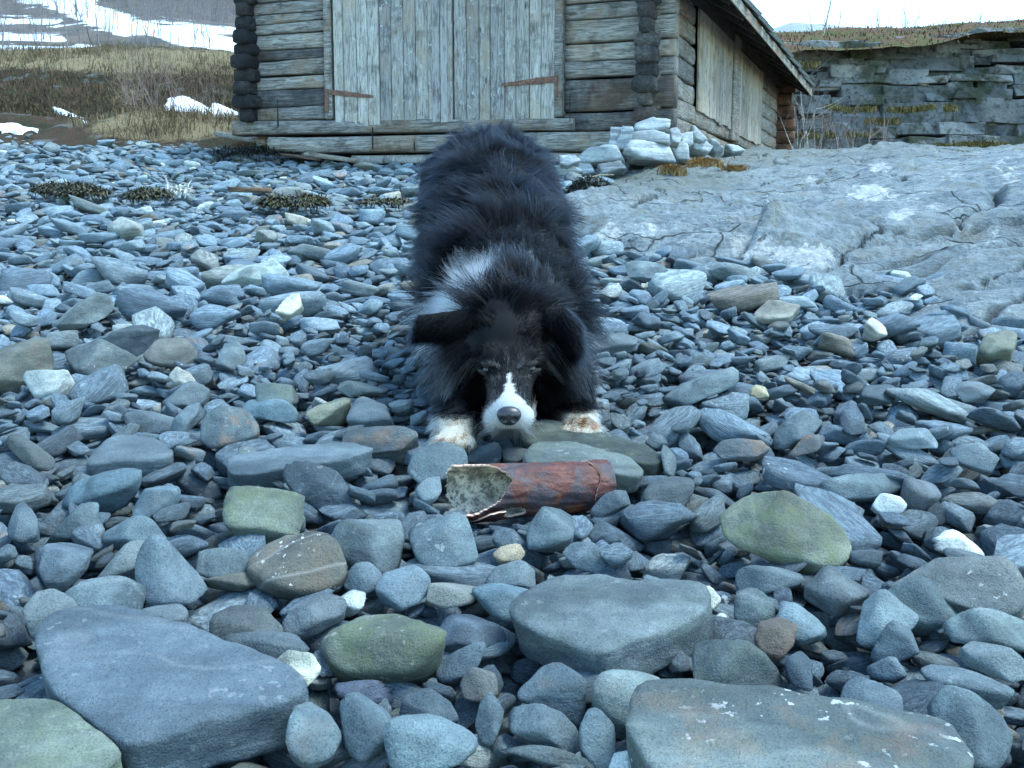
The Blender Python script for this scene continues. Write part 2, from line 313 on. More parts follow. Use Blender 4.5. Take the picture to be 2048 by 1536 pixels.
 ('', 'R', .6, (.14, .165, .185), (0, 0, 0), [(1850,1112),(1900,1097),(1970,1102),(1985,1125),(1940,1135),(1880,1130)], '', 0),
 ('', 'R', .65, (.145, .18, .205), (0, .1, 0), [(1455,1165),(1480,1140),(1560,1127),(1605,1140),(1600,1165),(1530,1185),(1480,1192)], '', 0),
 ('angular dark block', 'R', .9, (.13, .15, .165), (0, .1, 0), [(1610,1175),(1655,1145),(1690,1165),(1740,1185),(1700,1215),(1670,1230),(1640,1205)], 'angular dark block with sharp edges, below the mossy stone', 1),
 ('', 'R', .55, (.16, .205, .235), (0, 0, 0), [(1690,1240),(1710,1210),(1760,1188),(1830,1240),(1820,1260),(1780,1290),(1730,1285),(1700,1260)], '', 0),
 ('', 'R', .5, (.145, .185, .215), (0, .1, 0), [(1750,1290),(1770,1265),(1840,1243),(1870,1265),(1860,1300),(1800,1318),(1760,1312)], '', 0),
 ('', 'R', .6, (.17, .21, .225), (.1, 0, 0), [(1885,1245),(1905,1222),(1980,1222),(2070,1255),(2080,1310),(1990,1290),(1930,1280)], '', 0),
 ('', 'R', .6, (.15, .18, .2), (0, 0, .4), [(1922,1300),(1945,1282),(2000,1300),(2070,1335),(2080,1385),(1990,1350),(1940,1325)], '', 0),
 ('', 'R', .5, (.14, .18, .21), (0, .1, 0), [(1842,1340),(1870,1325),(1960,1345),(2020,1380),(2010,1405),(1930,1395),(1860,1370)], '', 0),
 ('', 'R', .5, (.12, .155, .185), (0, 0, 0), [(1730,1325),(1800,1313),(1840,1330),(1835,1345),(1790,1362),(1740,1345)], '', 0),
 ('arrowhead slab', 'R', .4, (.165, .21, .245), (0, 0, 0), [(1675,1430),(1685,1370),(1715,1325),(1760,1365),(1795,1400),(1790,1450),(1750,1462),(1690,1445)], 'flat arrowhead-shaped slab standing behind the speckled slab', 1),
 ('', 'R', .6, (.155, .2, .225), (0, 0, 0), [(1862,1410),(1890,1375),(1930,1385),(2010,1430),(2032,1460),(2010,1520),(1980,1545),(1900,1530),(1870,1470)], '', 0),
 ('', 'R', .8, (.11, .145, .175), (0, 0, 0), [(1570,1330),(1600,1300),(1620,1320),(1625,1385),(1600,1390),(1580,1360)], '', 0),
 ('brown striped cobble', 'R', .8, (.22, .17, .14), (0, 0, .3), [(1510,1285),(1520,1250),(1560,1235),(1590,1255),(1585,1290),(1560,1318),(1520,1305)], 'brown striped cobble standing on end right of the banded oval stone', 1),
 ('', 'R', .6, (.15, .195, .225), (0, 0, 0), [(1535,1250),(1555,1210),(1600,1212),(1650,1250),(1640,1270),(1600,1285),(1560,1270)], '', 0),
 ('', 'R', .7, (.16, .2, .215), (.1, .1, 0), [(1468,1240),(1475,1200),(1510,1190),(1550,1210),(1540,1245),(1490,1258)], '', 0),
 ('', 'R', .7, (.55, .53, .47), (0, 0, .4), [(1372,1190),(1420,1187),(1440,1205),(1420,1220),(1385,1210)], 'small cream stone at the right tip of the pale slab, upper of two', 1),
 ('', 'R', .8, (.6, .58, .54), (0, 0, .2), [(1415,1245),(1440,1228),(1468,1240),(1460,1253),(1430,1254)], 'small cream stone at the right tip of the pale slab, lower of two', 1),
 ('', 'R', .5, (.15, .19, .22), (0, 0, 0), [(1242,1180),(1260,1155),(1330,1155),(1380,1185),(1360,1200),(1270,1195)], '', 0),
 ('', 'R', .6, (.155, .19, .22), (0, 0, 0), [(1125,1100),(1145,1085),(1190,1100),(1220,1135),(1200,1150),(1150,1135)], '', 0),
 ('', 'R', .65, (.16, .195, .215), (0, 0, 0), [(970,1160),(990,1130),(1040,1125),(1110,1150),(1115,1170),(1060,1178),(985,1172)], '', 0),
 ('', 'R', .7, (.19, .195, .185), (0, 0, .1), [(855,1200),(860,1170),(900,1165),(960,1170),(945,1215),(900,1225)], '', 0),
 ('', 'R', .6, (.15, .19, .225), (0, 0, 0), [(755,1190),(770,1150),(830,1140),(860,1160),(850,1195),(800,1217)], '', 0),
 ('', 'R', .8, (.13, .165, .195), (0, 0, 0), [(680,1180),(700,1145),(740,1130),(765,1150),(765,1175),(720,1192)], '', 0),
 ('', 'R', .6, (.14, .18, .21), (0, 0, 0), [(950,1450),(960,1410),(990,1385),(1010,1400),(1005,1440),(985,1485),(960,1480)], '', 0),
 ('', 'R', .9, (.16, .165, .165), (0, 0, .15), [(922,1370),(940,1345),(990,1348),(995,1385),(970,1405),(930,1400)], '', 0),
 ('', 'R', .6, (.14, .18, .21), (0, 0, 0), [(795,1440),(810,1400),(860,1388),(900,1410),(915,1440),(850,1455)], '', 0),
 ('', 'R', .6, (.13, .17, .2), (0, 0, 0), [(1160,1460),(1175,1425),(1200,1425),(1240,1470),(1245,1530),(1200,1540),(1165,1500)], '', 0),
 ('white bottom pebble', 'R', .8, (.62, .62, .6), (0, 0, 0), [(1200,1525),(1230,1505),(1290,1507),(1302,1530),(1280,1552),(1210,1552)], 'white pebble at the bottom edge left of the speckled slab', 1),
 ('', 'R', .5, (.16, .19, .2), (0, .1, .1), [(1000,1475),(1080,1490),(1180,1520),(1185,1545),(1090,1530),(1010,1500)], '', 0),
 ('grey-brown block', 'R', .8, (.185, .185, .165), (.1, 0, .2), [(-20,745),(0,692),(70,687),(105,715),(100,740),(50,760),(-10,768)], 'square grey-brown block cut off by the left edge', 1),
 ('white marble', 'R', .8, (.6, .61, .6), (0, 0, .05), [(48,760),(75,742),(130,738),(140,755),(110,780),(70,785)], 'white marble stone with grey flecks near the left edge', 1),
 ('', 'R', .8, (.19, .215, .22), (0, .2, 0), [(125,695),(200,690),(300,725),(270,745),(170,755),(140,730)], '', 0),
 ('', 'R', .6, (.16, .185, .195), (.1, .1, 0), [(103,640),(150,605),(222,600),(225,625),(180,645),(120,655)], '', 0),
 ('', 'R', .4, (.125, .15, .17), (0, 0, 0), [(195,690),(260,655),(335,638),(342,660),(280,700)], '', 0),
 ('', 'R', .6, (.17, .165, .155), (0, 0, 0), [(287,715),(320,690),(370,690),(395,710),(370,727),(310,730)], '', 0),
 ('long white-grey stone', 'R', .6, (.38, .42, .41), (.05, .1, 0), [(437,555),(480,535),(550,523),(570,535),(560,548),(490,563),(445,565)], 'long pale grey-white stone lying left of the dog\'s back', 1),
 ('cream stone', 'R', .8, (.55, .52, .44), (0, 0, .1), [(550,630),(575,608),(600,600),(605,615),(580,632)], 'small cream stone left of the dog\'s folded ear', 1),
 ('faceted pale block', 'R', .9, (.4, .41, .39), (0, .1, .2), [(215,455),(250,438),(285,452),(283,470),(240,475)], 'faceted pale block far up the beach on the left', 1),
 ('', 'R', .6, (.16, .2, .225), (0, 0, 0), [(430,730),(450,690),(480,692),(495,720),(470,740)], '', 0),
 ('pale wedge', 'R', .5, (.27, .27, .22), (.25, 0, .1), [(578,850),(640,810),(690,795),(700,810),(650,840),(600,858)], 'pale yellowish wedge of stone left of the dog\'s paw', 1),
 ('', 'R', .5, (.15, .175, .18), (0, 0, 0), [(635,785),(650,758),(720,757),(772,770),(765,785),(690,795)], '', 0),
 ('', 'R', .6, (.15, .18, .2), (0, 0, 0), [(318,800),(330,770),(380,770),(420,785),(400,808),(340,812)], '', 0),
 ('pinkish white stone', 'R', .8, (.55, .5, .46), (0, 0, .1), [(338,750),(355,742),(395,765),(385,775),(350,765)], 'pinkish white finger-shaped stone on the left of the beach', 1),
 ('', 'R', .6, (.13, .165, .195), (0, 0, 0), [(323,870),(345,850),(380,815),(400,810),(398,830),(365,870),(335,880)], '', 0),
 ('', 'R', .5, (.17, .205, .235), (0, 0, 0), [(222,850),(240,825),(300,818),(358,830),(350,855),(280,865)], '', 0),
 ('wide tan stone', 'R', .6, (.3, .28, .25), (0, 0, .25), [(1505,625),(1540,600),(1590,595),(1600,610),(1580,635),(1530,640)], 'wide tan stone below the bedrock on the right', 1),
 ('pale pink stone', 'R', .9, (.52, .46, .42), (0, 0, .2), [(1728,660),(1740,645),(1770,655),(1775,670),(1750,675)], 'pale pink stone in front of the bedrock ledge', 1),
 ('yellow pebble', 'R', .9, (.48, .4, .27), (0, 0, .3), [(1498,790),(1510,775),(1530,778),(1537,795),(1515,797)], 'small yellowish pebble right of the dog among grey stones', 1),
 ('red-streaked splinter', 'R', .4, (.17, .17, .18), (0, 0, 1), [(1575,910),(1600,885),(1660,865),(1680,868),(1650,900),(1600,915)], 'pointed stone with a reddish streak, right of the dog', 1),
 ('orange-tipped stone', 'R', .6, (.21, .23, .25), (0, 0, .6), [(1425,905),(1440,893),(1520,888),(1535,900),(1510,912),(1440,918)], 'low bar-shaped stone with an orange tinge right of the paw', 1),
 ('white-ended stone', 'R', .5, (.3, .36, .4), (0, 0, 0), [(1775,885),(1800,862),(1850,860),(1890,890),(1885,908),(1830,895)], 'pale stone with a whitish end towards the right edge', 1),
 ('', 'R', .5, (.18, .22, .25), (0, 0, 0), [(1893,890),(1920,885),(1990,925),(1980,945),(1920,925)], '', 0),
 ('round olive cobble', 'R', .9, (.2, .2, .16), (.15, 0, 0), [(1957,700),(1970,678),(2010,672),(2030,690),(2020,715),(1975,718)], 'round olive-brown cobble near the right edge below the bedrock', 1),
 ('', 'R', .5, (.24, .29, .32), (0, 0, 0), [(1225,540),(1240,528),(1320,530),(1345,545),(1310,555),(1240,552)], '', 0),
 ('', 'R', .6, (.18, .22, .25), (0, 0, 0), [(1165,690),(1180,668),(1250,668),(1275,680),(1265,695),(1190,705)], '', 0),
 ('', 'R', .5, (.17, .21, .24), (0, 0, 0), [(1375,840),(1400,822),(1460,825),(1478,845),(1440,855),(1390,853)], '', 0),
 ('', 'R', .5, (.16, .2, .23), (0, 0, 0), [(1720,800),(1730,768),(1790,770),(1810,795),(1780,810)], '', 0),
 ('', 'R', .6, (.17, .2, .225), (0, 0, 0), [(1888,785),(1910,762),(1960,762),(1988,780),(1970,798),(1910,800)], '', 0),
 ('', 'R', .8, (.17, .2, .22), (0, 0, 0), [(1322,910),(1330,885),(1348,890),(1353,930),(1345,950),(1330,948)], '', 0),
 ('', 'R', .5, (.16, .2, .225), (0, 0, 0), [(1325,790),(1360,745),(1430,740),(1475,765),(1460,800),(1390,812)], '', 0),
 ('', 'R', .5, (.15, .185, .21), (0, 0, 0), [(1545,900),(1555,850),(1600,835),(1640,850),(1620,875),(1580,890)], '', 0),
]
BLOCK = [[(888,1000),(900,945),(985,930),(1100,935),(1212,940),(1215,1000),(1180,1030),(1090,1050),(980,1052),(900,1030)],
         [(868,870),(890,845),(945,850),(950,890),(930,905),(880,895)], [(1110,840),(1140,820),(1190,835),(1212,870),(1190,885),(1130,875)]]

def in_poly(px, py, poly):
    px = np.asarray(px); py = np.asarray(py); c = np.zeros(px.shape, bool); n = len(poly)
    for i in range(n):
        x0, y0 = poly[i]; x1, y1 = poly[(i + 1) % n]
        k = ((y0 > py) != (y1 > py)) & (px < (x1 - x0) * (py - y0) / ((y1 - y0) if y1 != y0 else 1e-9) + x0); c ^= k
    return c
def hull2(P):
    P = sorted(map(tuple, P)); 
    def half(it):
        h = []
        for p in it:
            while len(h) > 1 and (h[-1][0]-h[-2][0])*(p[1]-h[-2][1])-(h[-1][1]-h[-2][1])*(p[0]-h[-2][0]) <= 0: h.pop()
            h.append(p)
        return h
    a = half(P); b = half(P[::-1]); return np.array(a[:-1] + b[:-1])
MASK = np.zeros((440, 600)); MX0, MY0, MS = -200, 0, 4.0       # nearest hand-placed stone depth per 4 px cell
_mx, _my = np.meshgrid(MX0 + (np.arange(600) + .5) * MS, MY0 + (np.arange(440) + .5) * MS)
hero_objs = []
def build_hero(h):
    nm, kind, th, c, fx, poly, label, lm = h
    P = np.array(poly, float); cx, cy = (P.max(0) + P.min(0)) / 2
    hpx = P[:, 1].max() - P[:, 1].min()
    g = ground_hit(cx, P[:, 1].max() - hpx * .25, .012)
    rng = np.random.default_rng(int(cx * 7 + cy))
    if kind == 'F': el = R(80); lift = .012 + th * .5
    else: el = R(52 + rng.uniform(-7, 7)); lift = 0
    az = rng.uniform(-.25, .25) * (0.3 if kind == 'F' else 1)
    n = np.array((math.sin(az) * math.cos(el), -math.cos(az) * math.cos(el), math.sin(el)))
    if kind == 'F': p0 = ground_hit(cx, cy, lift)
    else:
        p0 = ground_hit(cx, cy + hpx * .12, 0.015 + hpx / FPX * g[1] * .30)
    W = np.array([plane_hit(x, y, p0, n) for x, y in poly])
    u = np.cross((0, 0, 1.0), n); u /= np.linalg.norm(u); u = -u if u[0] < 0 else u
    v = np.cross(n, u); v = -v if v[2] < 0 and v[1] < 0 else v
    C = W.mean(0)
    L = np.c_[(W - C) @ u, (W - C) @ v]
    L = hull2(L); cen = L.mean(0); C = C + u * cen[0] + v * cen[1]; L = L - cen
    ns, ds = [], []
    k = len(L)
    for i in range(k):
        a, b = L[i], L[(i + 1) % k]; e = b - a; ln = np.linalg.norm(e)
        if ln < 1e-6: continue
        m = np.array((e[1], -e[0])) / ln; d = float(m @ a)
        if d < 0: m, d = -m, -d
        tz = rng.uniform(-.25, .15)
        q = np.array((m[0], m[1], tz)); ln = np.linalg.norm(q); ns.append(q / ln); ds.append(max(d, .004) / ln * 1.07)
    ext = L.max(0) - L.min(0)
    t = th if kind == 'F' else th * min(ext) * .62
    if kind == 'F':
        q = np.array((rng.normal(0, .03), rng.normal(0, .03), 1)); ns.append(q / np.linalg.norm(q)); ds.append(t * .5)
        ns.append(np.array((0, 0, -1.0))); ds.append(t * .55)
    else:
        for s in (1, -1):
            for _ in range(3 if s > 0 else 1):
                q = np.array((rng.normal(0, .38), rng.normal(0, .38), s)); ns.append(q / np.linalg.norm(q)); ds.append(t * rng.uniform(.48, .62))
    big = max(ext) > .11
    # normalise so that the soft body is computed in a roughly round space
    sc = np.array((ext[0] / 2, ext[1] / 2, t / 2)); ns = np.array(ns); ds = np.array(ds)
    n2 = ns * sc; ln = np.linalg.norm(n2, axis=1); n2 /= ln[:, None]; d2 = ds / ln
    V, F = soft_body(n2, d2, 18 if kind == 'F' else rng.uniform(11, 24), 5 if max(ext) > .16 else 4)
    V = V * sc
    V = V * (1 + .03 * fbm(V * (3.0 / max(ext)) * 2 + rng.uniform(0, 30, 3), 3)[:, None])
    V = V + np.array((0, 0, 1.0)) * (.0035 * fbm(V * 28 + 5, 3))[:, None] * (1 if big else .5)
    B = np.array((u, v, n)).T
    me = mesh_from('stone', V, F, (M_STONE,))
    o = link('beach_stone', me)
    o.matrix_world = Matrix(((*B[0], C[0]), (*B[1], C[1]), (*B[2], C[2]), (0, 0, 0, 1)))
    o['scol'] = [float(x) for x in np.array(c) * np.array((.9, .95, .9)) * ((.6 if kind == 'F' else .8) if max(c) < .3 else .9)]; o['sfx'] = [float(fx[0]) * .8, float(fx[1]), float(fx[2]) * .6]
    o['category'] = 'stone'; o['group'] = 'stones of the shingle beach'
    if label: o['label'] = label
    dpt = float(project(C)[2])
    m = in_poly(_mx, _my, poly); MASK[m] = np.maximum(MASK[m], dpt + .02)
    hero_objs.append(dict(o=o, px=cx, py=cy, w=P[:, 0].max() - P[:, 0].min(), h=hpx, name=nm, lm=lm, col=c, ext=ext, t=t, Y=C[1]))
    return o
for h in HERO: build_hero(h)
for b in BLOCK:
    m = in_poly(_mx, _my, b); MASK[m] = np.maximum(MASK[m], 9)

# ------------------------------------------------------------------ shingle: stones dropped one by one on a height map
_ex, _ey = zip(*[ground_hit(px, py)[:2] for px, py in [(-400, 262), (0, 270), (100, 287), (250, 285), (400, 292), (480, 303)]])
def beach_edge(x): return np.where(np.asarray(x) < _ex[-1], np.interp(x, _ex, _ey), 12.0)
BARN_A = 21.0; _ba = R(BARN_A)
BARN_C = at(1346, 250, 8.45)                     # near right corner of the boathouse front
_fx, _fy = math.cos(_ba), -math.sin(_ba)
def barn_local(x, y):
    dx, dy = np.asarray(x) - BARN_C[0], np.asarray(y) - BARN_C[1]
    return dx * _fx + dy * _fy, -dx * _fy + dy * _fx
def allowed0(x, y):
    lx, ly = barn_local(x, y)
    inbarn = (ly > -.12) & (lx > -4.4) & (lx < .1)
    return (y < beach_edge(x)) & ~inbarn & (outcrop_off(x, y) < .004)
GX0, GX1, GY0, GY1, GS = -7.2, 5.0, .7, 12.4, .012
nx, ny = int((GX1 - GX0) / GS), int((GY1 - GY0) / GS)
gxx, gyy = np.meshgrid(GX0 + (np.arange(nx) + .5) * GS, GY0 + (np.arange(ny) + .5) * GS, indexing='ij')
HB = ground_z(gxx, gyy) - .045; HM = HB.copy()
_al = allowed0(gxx[::6, ::6], gyy[::6, ::6])
def allowed(x, y): return _al[min(int((x - GX0) / GS / 6), _al.shape[0] - 1), min(int((y - GY0) / GS / 6), _al.shape[1] - 1)]
NV = 28
VAR = []
for k in range(NV):
    V, F = random_stone(np.random.default_rng(100 + k), 3)
    VAR.append(mesh_from('stone_shape', V, F, (M_STONE,)))
fill = []
def drop(x, y, a, b, c, yaw, jitter, rng, commit=True):
    r = a; i0, i1 = int((x - r - GX0) / GS), int((x + r - GX0) / GS) + 1; j0, j1 = int((y - r - GY0) / GS), int((y + r - GY0) / GS) + 1
    if i0 < 0 or j0 < 0 or i1 >= nx or j1 >= ny: return None
    X = gxx[i0:i1, j0:j1] - x; Y = gyy[i0:i1, j0:j1] - y; cs, sn = math.cos(yaw), math.sin(yaw)
    U = (X * cs + Y * sn) / a; Vv = (-X * sn + Y * cs) / b; q = U * U + Vv * Vv; m = q < .85
    if m.sum() < 3: return None
    H = HM[i0:i1, j0:j1]; hm = H[m]; xm = X[m]; ym = Y[m]
    xx = (xm * xm).mean() + 1e-6; yy = (ym * ym).mean() + 1e-6; h0 = hm.mean()
    sx = np.clip(((hm - h0) * xm).mean() / xx, -.5, .5) * .8 + jitter[0]; sy = np.clip(((hm - h0) * ym).mean() / yy, -.5, .5) * .8 + jitter[1]
    prof = c * np.sqrt(1 - q[m]) ** .6
    z = np.percentile(hm - (sx * xm + sy * ym - prof), 80)
    return z, sx, sy, H, m, np.maximum(hm, z + sx * xm + sy * ym + prof)
PAL = [((.15, .19, .225), .34), ((.17, .205, .23), .2), ((.125, .16, .195), .18), ((.19, .215, .22), .09), ((.17, .17, .16), .06), ((.21, .25, .28), .06), ((.2, .17, .14), .014), ((.32, .28, .23), .01), ((.46, .46, .43), .012), ((.1, .12, .14), .03)]
_pc = np.array([p[0] for p in PAL]); _pw = np.array([p[1] for p in PAL]); _pw /= _pw.sum()
def run_fill(rng, y0, y1, cover, med, sig, cmin, cmax, zmax, tries=4):
    half = lambda y: y * .56 + .45
    area = 0.0; A = 0.0
    for yy in np.arange(y0, y1, .1): A += .2 * half(yy)
    todo = A * cover
    while area < todo:
        a = float(np.clip(med * math.exp(rng.normal(0, sig)), cmin, cmax)); b = a * rng.uniform(.5, .85); c = a * rng.uniform(.2, .42); b = max(b, c)
        area += math.pi * a * b
        yaw = rng.normal(0, .75) if rng.random() < .75 else rng.uniform(0, 3.14); jit = rng.normal(0, .16, 2)
        best = None
        for _ in range(tries):
            y = math.sqrt(rng.uniform(y0 * y0, y1 * y1)); x = rng.uniform(-1, 1) * half(y)
            i, j = int((x - GX0) / GS), int((y - GY0) / GS)
            if not (4 < i < nx - 4 and 4 < j < ny - 4): continue
            hh = HM[i - 3:i + 4:3, j - 3:j + 4:3].mean() - HB[i, j]
            if best is None or hh < best[0]: best = (hh, x, y)
        if best is None or best[0] > zmax: continue
        x, y = best[1:]
        if not allowed(x, y): continue
        r = drop(x, y, a, b, c, yaw, jit, rng, False)
        if r is None: continue
        z = r[0]
        px, py, dep = project((x, y, z))
        # keep clear of the hand-placed stones
        w = a / dep * FPX; hgt = max(c * 1.1, b * .45) / dep * FPX
        mi0, mi1 = int((py - hgt - MY0) / MS), int((py + hgt - MY0) / MS) + 1; mj0, mj1 = int((px - w - MX0) / MS), int((px + w - MX0) / MS) + 1
        if mi1 > 0 and mj1 > 0 and mi0 < 440 and mj0 < 600:
            s = MASK[max(mi0, 0):mi1, max(mj0, 0):mj1]
            if s.size and ((s > dep - .01).mean() > .22): continue
        r[3][r[4]] = r[5]
        fx = np.zeros(3); q = rng.random()
        if q < .05: fx[0] = rng.uniform(.2, .7)
        elif q < .2: fx[1] = rng.uniform(.2, .9)
        elif q < .24: fx[2] = rng.uniform(.2, .8)
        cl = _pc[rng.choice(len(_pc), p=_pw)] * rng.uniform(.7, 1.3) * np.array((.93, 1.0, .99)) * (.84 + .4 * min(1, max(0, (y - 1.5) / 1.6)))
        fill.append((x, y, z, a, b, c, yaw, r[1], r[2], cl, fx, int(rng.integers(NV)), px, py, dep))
_r = np.random.default_rng(21)
run_fill(_r, .8, 3.4, 1.2, .026, .35, .012, .05, .05)
run_fill(_r, .8, 2.1, 1.1, .032, .45, .014, .085, .07, 6)
run_fill(_r, 2.0, 4.6, 1.9, .036, .48, .015, .11, .075, 5)
run_fill(_r, 4.4, 8.0, 1.7, .04, .44, .02, .11, .075, 4)
run_fill(_r, 7.6, 12.2, 1.5, .045, .38, .024, .1, .075, 3)
run_fill(_r, .8, 2.6, .5, .022, .35, .010, .04, .09, 6)
run_fill(_r, 2.4, 6, .5, .026, .35, .013, .05, .09, 6)

def stone_matrix(f):
    x, y, z, a, b, c, yaw, sx, sy = f[:9]
    n = Vector((-sx, -sy, 1)).normalized(); t = Vector((math.cos(yaw), math.sin(yaw), sx * math.cos(yaw) + sy * math.sin(yaw))).normalized()
    bt = n.cross(t)
    return Matrix(((t.x * a, bt.x * b, n.x * c, x), (t.y * a, bt.y * b, n.y * c, y), (t.z * a, bt.z * b, n.z * c, z), (0, 0, 0, 1)))
# the largest in view become objects of their own
def vis_score(f):
    x, y, z, a, b, c = f[:6]; px, py, dep = f[12:15]
    if not (10 < px < 2038 and 200 < py < 1526): return -1
    i, j = int((x - GX0) / GS), int((y - GY0) / GS)
    hidden = HM[i, j] - (z + c)
    if hidden > c * .5: return -1
    mi, mj = int((py - MY0) / MS), int((px - MX0) / MS)
    if MASK[mi, mj] > 0 and MASK[mi, mj] < dep: return -1
    if 850 < px < 1165 and 240 < py < 880: return -1
    return a * max(c, b * .5) / dep ** 2
order = sorted(range(len(fill)), key=lambda i: -vis_score(fill[i]))
n_ind = max(0, 296 - len(HERO)); ind = set(order[:n_ind])
DIRS = ['right of', 'behind and right of', 'behind', 'behind and left of', 'left of', 'in front and left of', 'in front of', 'in front and right of']
LAND = [(h['px'], h['py'], 'the ' + h['name']) for h in hero_objs if h['lm'] and h['name']]
LAND += [(1050, 990, 'the hollow tube'), (900, 880, "the dog's left-hand paw"), (1165, 860, "the dog's right-hand paw")]
def tone(c):
    r, g, b = c; l = (r + g + b) / 3
    if l > .34: return 'pale'
    if r >= b * .98: return 'brownish'
    return 'light blue-grey' if l > .215 else 'dark blue-grey' if l < .155 else 'blue-grey'
def shape_word(a, b, c):
    return 'long' if b / a < .58 else 'chunky' if c / a > .42 else 'flat' if c / a < .31 else 'rounded'
todo_lab = []
for i in ind:
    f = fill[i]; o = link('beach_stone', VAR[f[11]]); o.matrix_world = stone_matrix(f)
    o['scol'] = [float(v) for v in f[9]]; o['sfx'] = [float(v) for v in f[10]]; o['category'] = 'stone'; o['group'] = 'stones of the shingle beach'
    todo_lab.append((o, f[12], f[13], tone(f[9]), shape_word(*f[3:6])))
for h in hero_objs:
    if 'label' not in h['o']:
        e = sorted(h['ext']); todo_lab.append((h['o'], h['px'], h['py'], tone(h['col']), shape_word(e[1], e[0], h['t'])))
buckets = {}
for o, px, py, tn, sh in todo_lab:
    k = min(LAND, key=lambda q: math.hypot(q[0] - px, (q[1] - py) * 1.6)); dx, dy = px - k[0], (k[1] - py) * 1.6
    dr = DIRS[int(round(math.atan2(dy, dx) / (math.pi / 4))) % 8]
    buckets.setdefault((tn, sh, dr, k[2]), []).append((math.hypot(dx, dy), o))
ORD = ['', 'second', 'third', 'fourth', 'fifth', 'sixth', 'seventh', 'eighth', 'ninth', 'tenth', 'eleventh', 'twelfth']
for (tn, sh, dr, lm), lst in buckets.items():
    lst.sort(key=lambda q: q[0])
    for n, (d, o) in enumerate(lst):
        ex = '' if len(lst) == 1 else (', nearest such' if n == 0 else f', {ORD[min(n, 11)]} nearest such')
        o['label'] = f'{sh} {tn} stone {dr} {lm}{ex}'
# all the others: one mass
rest = [f for i, f in enumerate(fill) if i not in ind]
def gn_scatter(name, mats4, shapes, idx, cols, fxs):
    n = len(mats4); me = bpy.data.meshes.new(name)
    pos = np.array([m.translation[:] for m in mats4]); me.vertices.add(n); me.vertices.foreach_set('co', pos.ravel())
    rot = np.array([m.to_euler()[:] for m in mats4]); scl = np.array([m.to_scale()[:] for m in mats4])
    for nm, dat in (('rot', rot), ('scl', scl), ('scol', np.array(cols)), ('sfx', np.array(fxs))):
        a = me.attributes.new(nm, 'FLOAT_VECTOR', 'POINT'); a.data.foreach_set('vector', np.asarray(dat, np.float32).ravel())
    a = me.attributes.new('pick', 'INT', 'POINT'); a.data.foreach_set('value', np.array(idx, np.int32))
    o = link(name, me)
    cc = bpy.data.collections.new(name + '_shapes')
    for k, s in enumerate(shapes):
        so = bpy.data.objects.new('%s_shape_%03d' % (name, k), s); cc.objects.link(so)
    ng = bpy.data.node_groups.new(name + '_scatter', 'GeometryNodeTree')
    ng.interface.new_socket('Geometry', in_out='INPUT', socket_type='NodeSocketGeometry'); ng.interface.new_socket('Geometry', in_out='OUTPUT', socket_type='NodeSocketGeometry')
    N = ng.nodes; Lk = ng.links; gi = N.new('NodeGroupInput'); go = N.new('NodeGroupOutput')
    ci = N.new('GeometryNodeCollectionInfo'); ci.inputs['Collection'].default_value = cc; ci.inputs['Separate Children'].default_value = True; ci.inputs['Reset Children'].default_value = True
    ip = N.new('GeometryNodeInstanceOnPoints'); ip.inputs['Pick Instance'].default_value = True
    def na(nm, t):
        x = N.new('GeometryNodeInputNamedAttribute'); x.data_type = t; x.inputs['Name'].default_value = nm; return x.outputs['Attribute']
    e2r = N.new('FunctionNodeEulerToRotation'); Lk.new(na('rot', 'FLOAT_VECTOR'), e2r.inputs[0])
    Lk.new(gi.outputs[0], ip.inputs['Points']); Lk.new(ci.outputs[0], ip.inputs['Instance']); Lk.new(na('pick', 'INT'), ip.inputs['Instance Index'])
    Lk.new(e2r.outputs[0], ip.inputs['Rotation']); Lk.new(na('scl', 'FLOAT_VECTOR'), ip.inputs['Scale']); Lk.new(ip.outputs[0], go.inputs[0])
    md = o.modifiers.new('scatter', 'NODES'); md.node_group = ng
    return o
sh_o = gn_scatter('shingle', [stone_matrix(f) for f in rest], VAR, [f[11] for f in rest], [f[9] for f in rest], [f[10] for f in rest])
sh_o['kind'] = 'stuff'; sh_o['label'] = 'mass of smaller blue-grey shingle stones covering the beach'; sh_o['category'] = 'shingle'
print('STONES', len(HERO), len(fill), len(rest))

# ------------------------------------------------------------------ ground under the shingle
def ground_material():
    t = NT('beach_gravel', .9); P = t.pos()
    v = t.voro(P, 55); c = t.mix(t.ramp(t.noise(P, 9), [(.35, 0), (.65, 1)]), (.1, .12, .13), (.18, .21, .22))
    c = t.mix(t.ramp(v, [(.1, 0), (.5, .7)]), c, (.05, .06, .065))
    return t.done(c, t.bump(v, .9, .02))
gx = np.linspace(-16, 14, 90); gy = np.concatenate([np.linspace(-4, 0, 8), np.linspace(.3, 14, 90)])
XX, YY = np.meshgrid(gx, gy, indexing='ij'); ZZ = ground_z(XX, YY) - .05 - .6 * np.clip((YY - 7.6) / .8, 0, 1) * np.clip((XX - .9) / .4, 0, 1)
def grid_faces(n, m): return [(i * m + j, (i + 1) * m + j, (i + 1) * m + j + 1, i * m + j + 1) for i in range(n - 1) for j in range(m - 1)]
link('beach_ground', mesh_from('beach_ground', np.c_[XX.ravel(), YY.ravel(), ZZ.ravel()], grid_faces(len(gx), len(gy)), (ground_material(),)), kind='structure', label='dark gravel under the beach stones')

